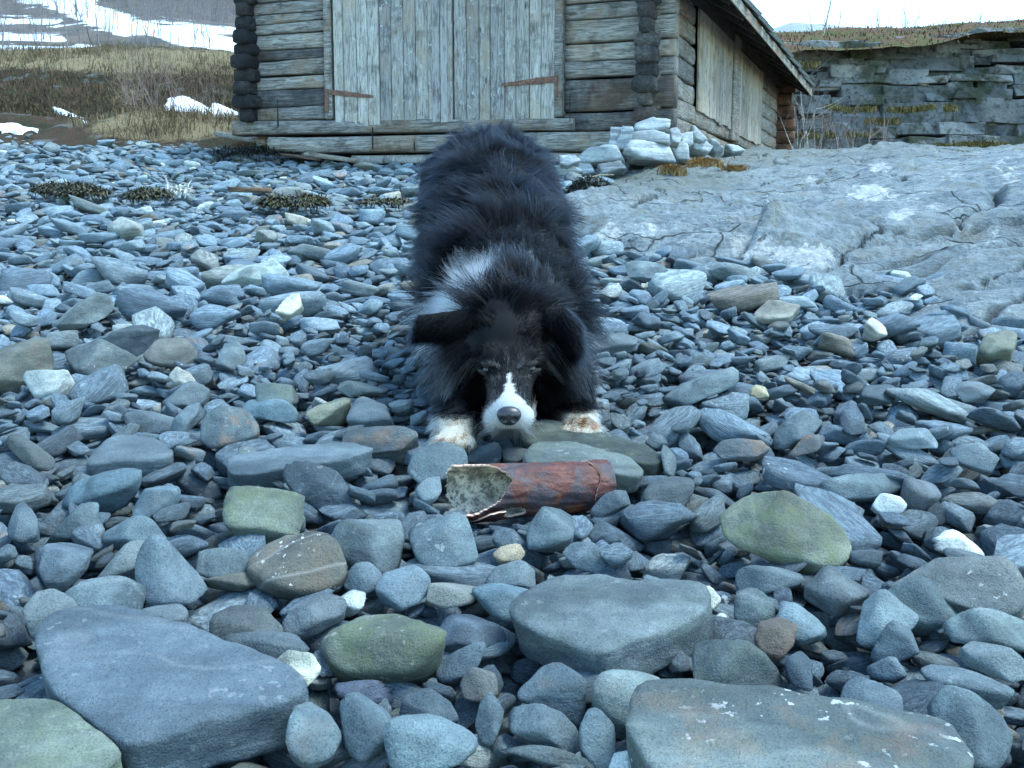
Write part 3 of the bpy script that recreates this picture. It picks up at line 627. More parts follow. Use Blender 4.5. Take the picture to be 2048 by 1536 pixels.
# bedrock mesh
def rock_material():
    t = NT('bedrock', .78); P = t.pos()
    D = t.mapping(P, (1, 1, 1), (0, R(-8), R(24)))
    wv = t.add('ShaderNodeTexNoise'); t.put(wv.inputs['Vector'], P); wv.inputs['Scale'].default_value = 2.4; wv.inputs['Detail'].default_value = 4
    PW = t.vmath('ADD', P, t.vmath('SCALE', wv.outputs['Color'], sc=.4))
    big = t.noise(P, 1.7, 6, .65, .3); mid = t.noise(P, 8, 8, .72); sp = t.noise(P, 36, 6, .75); fine = t.noise(P, 150, 4, .75)
    st = t.noise(t.mapping(D, (1, 3.2, 5)), 7, 7, .72, .3)
    c = t.mix(t.ramp(big, [(.36, 0), (.64, 1)]), (.19, .24, .26), (.34, .39, .4))
    c = t.mix(t.ramp(st, [(.42, 0), (.6, .65)]), c, t.mix(1, c, (.58, .6, .62), 'MULTIPLY'))
    c = t.mix(t.ramp(mid, [(.5, 0), (.62, .6)]), c, (.36, .4, .41))
    c = t.mix(t.ramp(mid, [(.38, .8), (.46, 0)]), c, (.12, .155, .175))
    c = t.mix(t.ramp(sp, [(.52, 0), (.62, .75)]), c, t.mix(1, c, (.42, .43, .45), 'MULTIPLY'))
    c = t.mix(t.ramp(sp, [(.34, .6), (.42, 0)]), c, t.mix(1, c, (1.5, 1.5, 1.48), 'MULTIPLY'))
    c = t.mix(t.ramp(fine, [(.5, 0), (.66, .7)]), c, t.mix(1, c, (.5, .52, .55), 'MULTIPLY'))
    c = t.mix(t.math('MULTIPLY', t.ramp(t.noise(P, 4.3, 6, .7), [(.52, 0), (.62, 1)]), .4), c, (.22, .2, .14))
    q = t.attr('quartz', out='Fac'); qq = t.math('ADD', q, t.math('MULTIPLY', t.math('SUBTRACT', t.noise(P, 11, 8, .75), .5), 1.9))
    c = t.mix(t.ramp(qq, [(.32, 0), (.42, .9)]), c, t.mix(t.ramp(sp, [(.4, 0), (.6, 1)]), (.62, .63, .6), (.34, .37, .38)))
    cr = t.attr('crack', out='Fac')
    ve = t.voro(t.mapping(PW, (1, 2.1, 2)), 1.2, 'DISTANCE_TO_EDGE'); vl = t.math('MULTIPLY', t.ramp(ve, [(.003, 1), (.009, 0)]), t.ramp(t.noise(P, 1.3, 3), [(.43, 0), (.5, 1)]))
    cr = t.math('MAXIMUM', t.math('MULTIPLY', cr, .85), t.math('MULTIPLY', vl, .7)); c = t.mix(cr, c, (.035, .04, .04))
    mo = t.attr('tint', out='Fac'); c = t.mix(t.math('MULTIPLY', mo, t.ramp(mid, [(.35, .3), (.6, 1)])), c, (.12, .125, .09))
    h = t.math('ADD', t.math('MULTIPLY', st, .6), t.math('ADD', mid, t.math('ADD', t.math('MULTIPLY', sp, .45), t.math('MULTIPLY', fine, .12)))); h = t.math('SUBTRACT', h, t.math('MULTIPLY', cr, 1.2))
    return t.done(c, t.bump(h, 1.0, .045), None, .3)
oy = []; y = 2.7
while y < 10.6: oy.append(y); y += .0042 * y
ou = np.linspace(-.1, .62, 330); oy = np.array(oy)
UU, YY = np.meshgrid(ou, oy, indexing='ij'); XX = UU * YY
def outcrop_final(x, y):
    o = outcrop_off(x, y); sm = lambda v: np.clip(v, 0, 1) ** 2 * (3 - 2 * np.clip(v, 0, 1)); t = sm(o / .03); s = sm((np.asarray(y) - 4.6) / 2.9)
    return o + .05 * t * (1 - s) - .075 * s * sm((np.asarray(x) / np.asarray(y) - .13) / .07)
off = outcrop_final(XX, YY)
# joint blocks
def cells(X, Y, n, seed, ang, anis, warp):
    r = np.random.default_rng(seed); c, s = math.cos(ang), math.sin(ang)
    a = X * c + Y * s; b = (-X * s + Y * c) * anis
    a = a + warp * vnoise(np.stack([X * 2.3, Y * 2.3, X * 0 + seed], -1)); b = b + warp * vnoise(np.stack([X * 2.3 + 9, Y * 2.3, X * 0 + seed], -1))
    sa = r.uniform(a.min(), a.max(), n); sb = r.uniform(b.min(), b.max(), n); d1 = np.full(X.shape, 1e9); d2 = d1.copy(); idx = np.zeros(X.shape, int)
    for i in range(n):
        d = np.hypot(a - sa[i], b - sb[i]); m = d < d1; d2 = np.where(m, d1, np.minimum(d2, d)); idx = np.where(m, i, idx); d1 = np.where(m, d, d1)
    return idx, d2 - d1, a - sa[idx], b - sb[idx], r
idx, edge, da, db, rr = cells(XX, YY, 110, 5, R(24), 1.5, .22)
hcell = rr.uniform(-1, 1, 110)[idx]; ta = rr.normal(0, 1, 110)[idx]; tb = rr.normal(0, 1, 110)[idx]
inside = np.clip(off / .05, 0, 1)
low = np.clip((6.2 - YY) / 1.5, .25, 1)
_b = np.clip(edge / .09, 0, 1); disp = (.05 * hcell + .07 * ta * da + .07 * tb * db) * low * _b * _b * (3 - 2 * _b)
crack = np.exp(-(edge / (.006 * YY / 4 + .004)) ** 2) * (vnoise(np.stack([XX * 1.6, YY * 1.6, XX * 0 + 4.4], -1)) > -.1)
disp = disp - .05 * crack
P3 = np.stack([XX, YY, 0 * XX], -1); c_, s_ = math.cos(R(24)), math.sin(R(24))
Pr = np.stack([(XX * c_ + YY * s_) * 1.4, (-XX * s_ + YY * c_) * 6.0, 0 * XX + 2], -1)
_h = (-XX * s_ + YY * c_) * 7 + 1.6 * vnoise(P3 * 1.1) + .8 * vnoise(P3 * 3.3); _fr = _h - np.floor(_h); _st = np.floor(_h) + np.clip((_fr - .42) / .16, 0, 1)
blk = np.clip(1.3 - off / .16, .15, 1); disp = disp + .03 * (_st - _h) * blk + .025 * (np.round(fbm(P3 * 2.6, 2) * 2.2) / 2.2 - fbm(P3 * 2.6, 2)) * blk
disp = disp + .016 * fbm(Pr, 4) + .03 * fbm(P3 * 1.6, 4) + .008 * fbm(P3 * 8, 3) + .004 * fbm(P3 * 27, 3)
smooth_slab = (YY < 3.75) & (XX > 1.15)
sl = np.clip((3.85 - YY) / .15, 0, 1) * np.clip((XX - 1.1) / .2, 0, 1)
disp = disp * (1 - .75 * sl) + sl * .008 * np.sin((YY * 1.0 + .25 * XX) * 55 + 2 * vnoise(P3 * 3))
gully = np.exp(-((YY - (3.72 + .05 * (XX - 1.6))) / .05) ** 2) * np.clip((XX - 1.15) / .2, 0, 1)
disp = disp - .05 * gully
ZZ = ground_z(XX, YY) + off + disp * np.clip(.4 + inside, 0, 1)
V = np.c_[XX.ravel(), YY.ravel(), ZZ.ravel()]
me = mesh_from('bedrock', V, grid_faces(*XX.shape), (rock_material(),))
pxx, pyy, _ = project(V)
qz = np.zeros(len(V))
for (cx, cy, rx, ry, s) in [(1740, 385, 55, 20, .55), (1800, 430, 30, 12, .5), (1620, 357, 15, 9, .5), (1500, 485, 60, 26, .42), (1590, 505, 80, 28, .45), (1640, 530, 70, 20, .35), (1260, 455, 60, 22, .4), (1210, 480, 40, 20, .4), (1760, 335, 30, 12, .45), (1840, 400, 60, 30, .3), (1480, 505, 18, 18, .5), (1560, 395, 60, 18, .25), (1960, 470, 80, 30, .25), (2010, 340, 40, 40, .3), (1900, 350, 40, 16, .3), (1850, 610, 30, 6, .4), (1350, 470, 60, 20, .25)]:
    qz += s * np.exp(-(((pxx - cx) / rx) ** 2 + ((pyy - cy) / ry) ** 2) ** 2)
for nm, dat in (('quartz', qz), ('crack', np.maximum(crack, gully * .5).ravel()), ('tint', np.clip(.9 * np.exp(-(((pxx - 1330) / 160) ** 2 + ((pyy - 362) / 26) ** 2)) + .5 * np.clip((YY.ravel() - 6.8) / 2, 0, 1), 0, 1))):
    a = me.attributes.new(nm, 'FLOAT', 'POINT'); a.data.foreach_set('value', dat.astype(np.float32))
link('bedrock', me, kind='structure', label='smooth grey bedrock outcrop with cracks and white quartz patches')
# ------------------------------------------------------------------ log boathouse
BX = np.array((_fx, _fy, 0.0)); BY = np.array((-_fy, _fx, 0.0)); BZ = np.array((0, 0, 1.0))
def to_local(p): d = np.asarray(p) - BARN_C; return np.array((d @ BX, d @ BY, d[2]))
def front_hit(px, py, yo=0.0): return to_local(plane_hit(px, py, BARN_C + BY * yo, BY))
def side_hit(px, py, xo=0.0): return to_local(plane_hit(px, py, BARN_C + BX * xo, BX))
def wood_material(name, base, dark, warm, axis, char=0.0, lichen=0.0):
    t = NT(name, .85); O = t.coord('Object'); rnd = t.add('ShaderNodeObjectInfo').outputs['Random']
    P = t.vmath('ADD', O, t.vmath('SCALE', (31.0, 17.0, 23.0), sc=rnd))
    sc = {'x': (1.3, 16, 16), 'y': (16, 1.3, 16), 'z': (16, 16, 1.3)}[axis]
    g = t.noise(t.mapping(P, sc), 3.2, 6, .65, .6); g2 = t.noise(t.mapping(P, tuple(v * 2.6 for v in sc)), 3.0, 4, .6, .3)
    b = t.noise(P, 2.6, 5, .6); b2 = t.noise(P, 7.5, 5, .65)
    c = t.mix(t.ramp(g, [(.33, 0), (.66, 1)]), dark, base)
    c = t.mix(t.ramp(g2, [(.5, 0), (.62, .8)]), c, t.mix(1, c, (.35, .33, .32), 'MULTIPLY'))
    c = t.mix(t.ramp(b, [(.5, 0), (.68, .75)]), c, warm)
    c = t.mix(t.ramp(b2, [(.52, 0), (.66, .7)]), c, t.mix(1, c, (.4, .39, .4), 'MULTIPLY'))
    c = t.mix(1, c, t.mix(rnd, (.72, .72, .74), (1.18, 1.16, 1.12)), 'MULTIPLY')
    if lichen:
        l = t.math('MULTIPLY', t.ramp(t.noise(P, 21, 4, .6, .8), [(.6, 0), (.64, 1)]), t.ramp(t.noise(P, 4.1, 3, .5), [(.42, 0), (.6, 1)]))
        c = t.mix(t.math('MULTIPLY', l, lichen), c, (.6, .63, .63))
    if char:
        c = t.mix(t.math('MULTIPLY', t.ramp(t.noise(P, 4.5, 5, .65), [(.32, 0), (.55, 1)]), char), c, (.02, .02, .022))
    k = t.ramp(t.voro(t.mapping(P, {'x': (.8, 1, 3), 'y': (1, .8, 3), 'z': (3, 1, .8)}[axis]), 2.7), [(.045, 1), (.075, 0)])
    c = t.mix(t.math('MULTIPLY', k, .8), c, (.05, .04, .035))
    n = t.bump(t.math('ADD', g, t.math('ADD', t.math('MULTIPLY', g2, .6), t.math('MULTIPLY', b2, .5))), .8, .018)
    return t.done(c, n, None, .25)
W_LOG = wood_material('weathered_log', (.5, .475, .43), (.16, .145, .125), (.34, .23, .14), 'x')
W_LOGD = wood_material('dark_log', (.34, .33, .3), (.13, .125, .12), (.27, .16, .09), 'x', .6)
W_SIDE = wood_material('side_log', (.42, .4, .35), (.18, .16, .135), (.3, .18, .11), 'y', .2)
W_END = wood_material('tarred_log_end', (.10, .095, .09), (.035, .034, .034), (.09, .065, .05), 'y', .95)
W_ENDR = wood_material('grey_log_end', (.22, .21, .2), (.07, .066, .062), (.2, .12, .075), 'y', .65)
W_RED = wood_material('red_brown_log', (.24, .13, .085), (.1, .06, .045), (.3, .13, .07), 'x', .3)
W_PLANK = wood_material('door_plank', (.6, .575, .53), (.33, .31, .28), (.46, .37, .27), 'z', 0, .9)
W_PALE = wood_material('pale_plank', (.64, .61, .57), (.52, .49, .45), (.6, .55, .48), 'z')
W_SPLANK = wood_material('side_plank', (.5, .46, .39), (.22, .19, .155), (.4, .28, .17), 'z', .0, .3)
W_ROOF = wood_material('roof_wood', (.13, .12, .11), (.06, .055, .05), (.12, .09, .07), 'y', .5)
def metal_rust():
    t = NT('rusty_iron', .8); P = t.coord('Object'); c = t.mix(t.ramp(t.noise(P, 30, 5, .7), [(.35, 0), (.7, 1)]), (.1, .05, .035), (.25, .12, .075))
    c = t.mix(t.ramp(t.noise(P, 60, 3, .6), [(.62, 0), (.7, .7)]), c, (.42, .3, .22)); return t.done(c, t.bump(t.noise(P, 80, 4), .5, .004))
M_RUST = metal_rust()
barn = thing('boathouse', 'old weathered log boathouse with grey plank double doors behind the dog', 'boathouse', BARN_C, -_ba)
def log_mesh(L0, L1, z0, z1, y0, y1, mat, axis='x', seed=0, wob=.014, rnd=7.0):
    """a hewn log between L0 and L1; z0(s), z1(s) may be callables; y0 outer face, y1 inner face"""
    n = max(5, int(abs(L1 - L0) / .07)); k = 14; V = []; s_ = np.linspace(0, 1, n)
    th = np.arange(k) / k * 2 * math.pi
    cx = np.sign(np.cos(th)) * np.abs(np.cos(th)) ** (2 / rnd); cz = np.sign(np.sin(th)) * np.abs(np.sin(th)) ** (2 / rnd)
    for s in s_:
        L = L0 + (L1 - L0) * s
        a = z0(s) if callable(z0) else z0; b = z1(s) if callable(z1) else z1
        a = a + wob * vnoise(np.array((L * 1.7, seed * 3.1, .5))); b = b + wob * vnoise(np.array((L * 1.9, seed * 5.3 + 8, .5)))
        yy = (y0 + y1) / 2 + cx * (y1 - y0) / 2; zz = (a + b) / 2 + cz * (b - a) / 2
        yy = yy + .009 * fbm(np.stack([np.full(k, L * 5), th * 1.2 + seed * 7, zz * 9], -1), 3)
        for q in range(k): V.append((L, yy[q], zz[q]) if axis == 'x' else (yy[q], L, zz[q]))
    F = [(i * k + j, i * k + (j + 1) % k, (i + 1) * k + (j + 1) % k, (i + 1) * k + j) for i in range(n - 1) for j in range(k)]
    F.append(tuple(range(k))[::-1]); F.append(tuple((n - 1) * k + j for j in range(k)))
    return mesh_from('log', V, F, (mat,))
def box_mesh(name, lo, hi, mat, bev=.003, jit=0.0, seed=0):
    r = random.Random(seed); bm = bmesh.new(); bmesh.ops.create_cube(bm, size=1)
    for v in bm.verts:
        v.co = Vector([(lo[i] + hi[i]) / 2 + v.co[i] * (hi[i] - lo[i]) + r.uniform(-jit, jit) for i in range(3)])
    if bev: bmesh.ops.bevel(bm, geom=list(bm.edges), offset=bev, segments=1, affect='EDGES')
    me = bpy.data.meshes.new(name); bm.to_mesh(me); bm.free(); me.materials.append(mat); return me
XL = front_hit(475, 150)[0]; XD0 = front_hit(652, 150)[0]; XD1 = front_hit(1129, 150)[0]; XR = 0.0
XCL = front_hit(502, 150)[0]; XCR = -.20
sd = 0
ly = [-95, -62, -30, -2, 25, 44, 65, 98, 118, 149, 178, 213, 240]
for i in range(len(ly) - 1):
    z1 = front_hit(600, ly[i])[2] - .002; z0 = front_hit(600, ly[i + 1])[2] + .002; sd += 1
    link('log', log_mesh(XL, XD0 - .003, z0, z1, -.005, .15, W_LOGD if i in (7, 10) else W_LOG, 'x', sd), barn)
ry = [-90, -58, -25, 5, 37, 84, 119, 156, 222, 262]
for i in range(len(ry) - 1):
    z1 = front_hit(1200, ry[i])[2] - .002; z0 = front_hit(1200, ry[i + 1])[2] + .002; sd += 1
    link('log', log_mesh(XD1 + .003, XR, z0, z1, -.005, .15, W_LOGD if i in (7, 8) else W_LOG, 'x', sd), barn)
# sill courses under the doors
def zl(pa, pb):
    a = front_hit(*pa); b = front_hit(*pb)
    return lambda x: a[2] + (b[2] - a[2]) * (x - a[0]) / (b[0] - a[0])
for pa0, pb0, pa1, pb1, xa, xb, m, yo in [((490, 241), (1130, 236), (490, 272), (1130, 262), XL - .05, front_hit(1150, 250)[0], W_LOG, -.05),
                                  ((600, 275), (1200, 263), (600, 307), (1200, 303), front_hit(545, 290)[0], front_hit(1232, 290)[0], W_LOG, -.08),
                                  ((700, 309), (1200, 304), (700, 329), (1200, 326), front_hit(706, 315)[0], front_hit(1176, 315)[0], W_PALE, -.03)]:
    t0, t1 = zl(pa0, pb0), zl(pa1, pb1); sd += 1
    link('sill_log', log_mesh(xa, xb, lambda s: t1(xa + (xb - xa) * s) + .003, lambda s: t0(xa + (xb - xa) * s) - .003, yo, .16, m, 'x', sd, .01), barn)
# log ends that cross at the corners
for xc, n0, mat, wd in ((XCL, 12, W_END, .085), (XCR, 11, W_ENDR, .075)):
    zt = front_hit(600 if xc < -2 else 1290, -80)[2]; zb = front_hit(600 if xc < -2 else 1290, 240 if xc < -2 else 245)[2]
    hs = (zt - zb) / n0
    for k in range(n0):
        sd += 1; w = wd * (1 + .4 * vnoise(np.array((sd * 1.3, 0, 0)))); yo = -.13 + .06 * vnoise(np.array((sd * 2.7, 3, 0)))
        link('log_end', log_mesh(yo, .12, zb + k * hs - .003, zb + (k + 1) * hs + .003, xc - w, xc + w, mat, 'y', sd, .02, 4.5), barn)
# doors
def plank_group(parent, edges, top, bot0, bot1, y, mat, th=.022, pale=()):
    for i in range(len(edges) - 1):
        a = front_hit(edges[i], 120, y)[0]; b = front_hit(edges[i + 1], 120, y)[0]
        f = (edges[i] - edges[0]) / (edges[-1] - edges[0]); zb = front_hit((edges[i] + edges[i + 1]) / 2, bot0 + (bot1 - bot0) * f, y)[2] + random.uniform(-.012, .008)
        dy = random.uniform(-.009, .006) - (.02 if i in pale else 0)
        link('plank', box_mesh('plank', (a + .0025, y + dy - th / 2, zb), (b - .0025, y + dy + th / 2, top + random.uniform(-.02, .02)), W_PALE if i in pale else mat, .004, .0015, i), parent)
ZTOP = front_hit(900, -120)[2]
e1 = [669, 688, 714, 737, 760, 783, 808, 832, 857, 867, 883, 898]; e2 = [909, 934, 959, 981, 1010, 1033, 1060, 1083, 1111]
def empty_child(name, parent, label=None):
    o = bpy.data.objects.new(name, None); col.objects.link(o); o.parent = parent; o.empty_display_size = .1
    if label: o['label'] = label
    return o
d1 = empty_child('door', barn); d2 = empty_child('door', barn)
plank_group(d1, e1, ZTOP, 252, 246, -.03, W_PLANK, .024, (9, 10)); plank_group(d2, e2, ZTOP, 245, 236, -.03, W_PLANK)
link('cover_strip', box_mesh('cover_strip', (front_hit(897, 120)[0], -.055, front_hit(900, 244)[2]), (front_hit(909, 120)[0], -.02, ZTOP), W_PLANK, .004, .002), d1)
for a, b, zb, nm in ((652, 668, 240, 'door_post'), (1112, 1129, 236, 'door_post')):
    link(nm, box_mesh(nm, (front_hit(a, 120)[0], -.045, front_hit(a, zb)[2]), (front_hit(b, 120)[0], .05, ZTOP + .1), W_LOG, .01, .006, a), barn)
link('door_backing', box_mesh('door_backing', (XD0 + .05, .02, front_hit(900, 240)[2]), (XD1 - .05, .05, ZTOP), W_ROOF, 0), barn)
def strap(parent, pa, pb, w0, w1, y=-.052):
    A = front_hit(*pa, y); B = front_hit(*pb, y); d = (B - A); d /= np.linalg.norm(d); n = np.array((-d[2], 0, d[0]))
    V = []
    for yy in (y - .006, y + .008):
        for s, w in ((0, w0), (.33, w0 * .95), (.36, w0 * 1.15), (.4, w0 * .9), (.97, w1), (1, w1 * .3)):
            p = A + (B - A) * s; V += [(p[0] + n[0] * w, yy, p[2] + n[2] * w), (p[0] - n[0] * w, yy, p[2] - n[2] * w)]
    F = []
    for s in range(5):
        a = 2 * s; F += [(a, a + 1, a + 3, a + 2), (12 + a + 2, 12 + a + 3, 12 + a + 1, 12 + a), (a, a + 2, 14 + a, 12 + a), (a + 1, 13 + a, 15 + a, a + 3)]
    F += [(0, 12, 13, 1), (10, 11, 23, 22)]
    h = link('hinge', mesh_from('hinge', V, F, (M_RUST,), False), parent); return h
h1 = strap(d1, (660, 184), (747, 193), .021, .011); h2 = strap(d2, (1116, 157), (1002, 170), .024, .012)
link('hinge_pin', box_mesh('hinge_pin', (front_hit(656, 200)[0], -.06, front_hit(656, 226)[2]), (front_hit(663, 200)[0], -.046, front_hit(656, 180)[2]), M_RUST, .003), h1 and d1)
link('hinge_pin', box_mesh('hinge_pin', (front_hit(1114, 180)[0], -.06, front_hit(1117, 196)[2]), (front_hit(1119, 180)[0], -.046, front_hit(1117, 153)[2]), M_RUST, .003), d2)
for px, ya, yb in ((557, 198, 254), (746, 255, 300), (829, 283, 302), (1140, 190, 245)):
    a = front_hit(px, yb, -.09); b = front_hit(px, ya, -.09)
    link('iron_rod', box_mesh('iron_rod', (a[0] - .004, -.1, a[2]), (a[0] + .004, -.09, b[2]), W_END, .002, .003, px), barn)
# side wall
SX = -.12
ys1 = side_hit(1389, 100, SX)[1]; ysm = side_hit(1456, 150, SX)[1]; ysm2 = side_hit(1468, 150, SX)[1]; ys2 = side_hit(1517, 200, SX)[1]; YF = side_hit(1548, 230, SX)[1] + .25
zb1 = side_hit(1387, 204, SX)[2]; zb2 = side_hit(1453, 255, SX)[2]; zb3 = side_hit(1514, 294, SX)[2]
zt1 = side_hit(1466, 50, SX)[2]; zt2 = side_hit(1516, 130, SX)[2]
EX = .3
pe0 = side_hit(1448, 0, EX); pe1 = side_hit(1588, 140, EX); ZE = (pe0[2] + pe1[2]) / 2 + .05
print('BARN', 'W', XL, 'zb', zb1, zb2, zb3, 'zt', zt1, zt2, 'eave', pe0, pe1, 'YF', YF, 'base', BARN_C, 'ys', ys1, ysm, ys2)
zbase = min(zb1, zb2) - .02
nlog = 8; zlo = front_hit(1330, 262)[2]; zhi = ZE + .22
hs = (zhi - zlo) / nlog
for k in range(nlog):
    sd += 1; z0 = zlo + k * hs + .004; z1 = zlo + (k + 1) * hs - .004
    if z1 <= zbase + .06 or k < 2:
        link('log', log_mesh(.0, YF + .2, z0, z1, SX - .16, SX + .02, W_SIDE, 'y', sd), barn)
    else:
        link('log', log_mesh(.0, ys1 - .01, z0, z1, SX - .16, SX + .01, W_SIDE, 'y', sd), barn)
        link('log', log_mesh(ys2 + .02, YF + .2, z0, z1, SX - .16, SX + .01, W_SIDE, 'y', sd + .5), barn)
    link('log_end', log_mesh(SX - .3, SX + .22 + .04 * vnoise(np.array((k * 1.7, 0, 0))), z0 - hs * .45, z1 - hs * .45, YF - .02, YF + .16, W_RED, 'x', sd + .2, .01, 3.5), barn)
cl = empty_child('side_cladding', barn)
def side_planks(ya, yb, n, zb, zt):
    e = np.linspace(ya, yb, n + 1)
    for i in range(n):
        link('plank', box_mesh('plank', (SX + .02 + random.uniform(-.006, .006), e[i] + .003, zb + random.uniform(-.02, .02)), (SX + .045, e[i + 1] - .003, zt), W_SPLANK, .003, .003, i), cl)
side_planks(ys1, ysm, 10, zbase, ZE + .1); side_planks(ysm2, ys2, 7, zbase, ZE + .02)
link('post', box_mesh('post', (SX - .05, ysm, zbase - .1), (SX + .07, ysm2, ZE + .1), W_SIDE, .01, .01, 4), barn)
link('foundation_wall', box_mesh('foundation_wall', (SX - .14, .02, zlo - .7), (SX - .03, YF + .1, zlo + .01), M_STONE, .01), barn, scol=[.2, .22, .22], sfx=[0.0, .2, .1])
link('wall_backing', box_mesh('wall_backing', (SX - .1, .05, zlo), (SX - .06, YF, ZE + .1), W_ROOF, 0), barn)
# roof: eave beam, deck, slates
PIT = R(32); XM = (XL + SX) / 2
rise = lambda x: ZE + (EX - x) * math.tan(PIT)
def roof_slab(name, x0, x1, y0, y1, dz0, dz1, mat, parent, flip=False):
    V = []
    for x in (x0, x1):
        for y in (y0, y1):
            for dz in (dz0, dz1):
                X = 2 * XM - x if flip else x; V.append((X, y, rise(x) + dz))
    F = [(0, 1, 3, 2), (4, 6, 7, 5), (0, 4, 5, 1), (2, 3, 7, 6), (0, 2, 6, 4), (1, 5, 7, 3)]
    return link(name, mesh_from(name, V, F, (mat,), False), parent)
def slate_mat():
    t = NT('roof_slate', .7); P = t.coord('Object'); c = t.mix(t.ramp(t.noise(P, 6, 5, .65), [(.35, 0), (.65, 1)]), (.11, .135, .14), (.24, .27, .265))
    c = t.mix(t.ramp(t.noise(P, 14, 4), [(.55, 0), (.65, .6)]), c, (.1, .115, .06)); return t.done(c, t.bump(t.noise(P, 25, 5), .5, .01))
M_SLATE = slate_mat()
Y0R, Y1R = -.16, YF + .06
roof = empty_child('roof', barn)
for fl in (False, True):
    ex_ = EX if not fl else EX - .6
    roof_slab('roof_deck', ex_, XM, Y0R, Y1R, -.01, .035, W_ROOF, roof, fl)
    roof_slab('barge_board', ex_, XM, Y0R - .03, Y0R, -.08, .07, W_SPLANK, roof, fl)
roof_slab('eave_board', EX, EX + .025, Y0R, Y1R, -.06, .03, W_SIDE, roof)
roof_slab('wall_plate', SX + .06, SX - .14, Y0R, Y1R, -.2, -.015, W_ROOF, roof)
for k in range(11): roof_slab('rafter', EX - .01, XM, Y0R + .1 + k * (Y1R - Y0R - .2) / 10, Y0R + .18 + k * (Y1R - Y0R - .2) / 10, -.09, -.012, W_ROOF, roof)
smesh = []
for k in range(4):
    r_ = random.Random(k); bm = bmesh.new(); pts = [(0 + r_.uniform(-.02, .05), 0), (.1, -.03), (.3, -.02 + r_.uniform(-.03, .02)), (.42, .02), (.44, .3), (.42, .55), (.02, .55), (-.02, .3)]
    vs_ = [bm.verts.new((y, x, 0)) for x, y in pts]; f = bm.faces.new(vs_[::-1]); ex = bmesh.ops.extrude_face_region(bm, geom=[f]); bmesh.ops.translate(bm, vec=(0, 0, .032), verts=[v for v in ex['geom'] if isinstance(v, bmesh.types.BMVert)])
    bmesh.ops.recalc_face_normals(bm, faces=bm.faces); me = bpy.data.meshes.new('slate'); bm.to_mesh(me); bm.free(); me.materials.append(M_SLATE); smesh.append(me)
for row in range(9):
    for k in range(int((Y1R - Y0R) / .41) + 1):
        xs = EX + .05 - row * .3; o = link('slate', smesh[random.randrange(4)], roof)
        o.location = (xs, Y0R - .05 + k * .41 + (row % 2) * .2 + random.uniform(-.02, .02), rise(xs) + .045 + .012 * (k % 2) + random.uniform(0, .01))
        m = Matrix.Rotation(PIT + .05, 4, 'Y'); mm = Matrix(((-1, 0, 0, 0), (0, -1, 0, 0), (0, 0, 1, 0), (0, 0, 0, 1)))
        o.matrix_local = Matrix.Translation(o.location) @ m @ mm @ Matrix.Rotation(random.uniform(-.04, .04), 4, 'Z')
# gable above the frame, other walls (kept simple, hidden from here)
zg = front_hit(900, -95)[2]
for k in range(7):
    z0 = zg + k * .2; x1 = EX - (z0 + .2 - ZE) / math.tan(PIT) - .1; x1 = min(x1, 0.0); x0 = 2 * XM - x1
    if x1 - x0 > .3: link('log', log_mesh(x0, x1, z0 + .002, z0 + .198, -.02 if z0 < ZTOP else -.005, .15, W_LOG, 'x', 90 + k), barn)
link('left_wall', box_mesh('left_wall', (XCL - .07, .16, zlo), (XCL + .07, YF, ZE + .5), W_SIDE, .01), barn)
link('rear_wall', box_mesh('rear_wall', (XCL + .08, YF - .1, zlo), (SX - .17, YF - .03, ZE + .9), W_SIDE, .01), barn)

# ------------------------------------------------------------------ stacked foundation stones at the corner
def poly_body(poly, p0, n, t, rng, sub=4, p=60):
    W = np.array([plane_hit(x, y, p0, n) for x, y in poly]); u = np.cross((0, 0, 1.0), n); u /= np.linalg.norm(u); u = -u if u[0] < 0 else u; v = np.cross(n, u)
    C = W.mean(0); L = hull2(np.c_[(W - C) @ u, (W - C) @ v]); cen = L.mean(0); C = C + u * cen[0] + v * cen[1]; L = L - cen; ns, ds = [], []
    for i in range(len(L)):
        a, b = L[i], L[(i + 1) % len(L)]; e = b - a; ln = np.linalg.norm(e); m = np.array((e[1], -e[0])) / ln; d = float(m @ a)
        if d < 0: m, d = -m, -d
        q = np.array((m[0], m[1], rng.uniform(-.2, .1))); ln = np.linalg.norm(q); ns.append(q / ln); ds.append(max(d, .004) / ln)
    for s in (1, -1):
        q = np.array((rng.normal(0, .25), rng.normal(0, .25), s)); ns.append(q / np.linalg.norm(q)); ds.append(t / 2)
    ext = L.max(0) - L.min(0); sc = np.array((ext[0] / 2, ext[1] / 2, t / 2)); n2 = np.array(ns) * sc; ln = np.linalg.norm(n2, axis=1)
    V, F = soft_body(n2 / ln[:, None], np.array(ds) / ln, p, sub); V = V * sc; V = V * (1 + .02 * fbm(V * 12, 2)[:, None])
    return V @ np.array((u, v, n)) + C, F, C
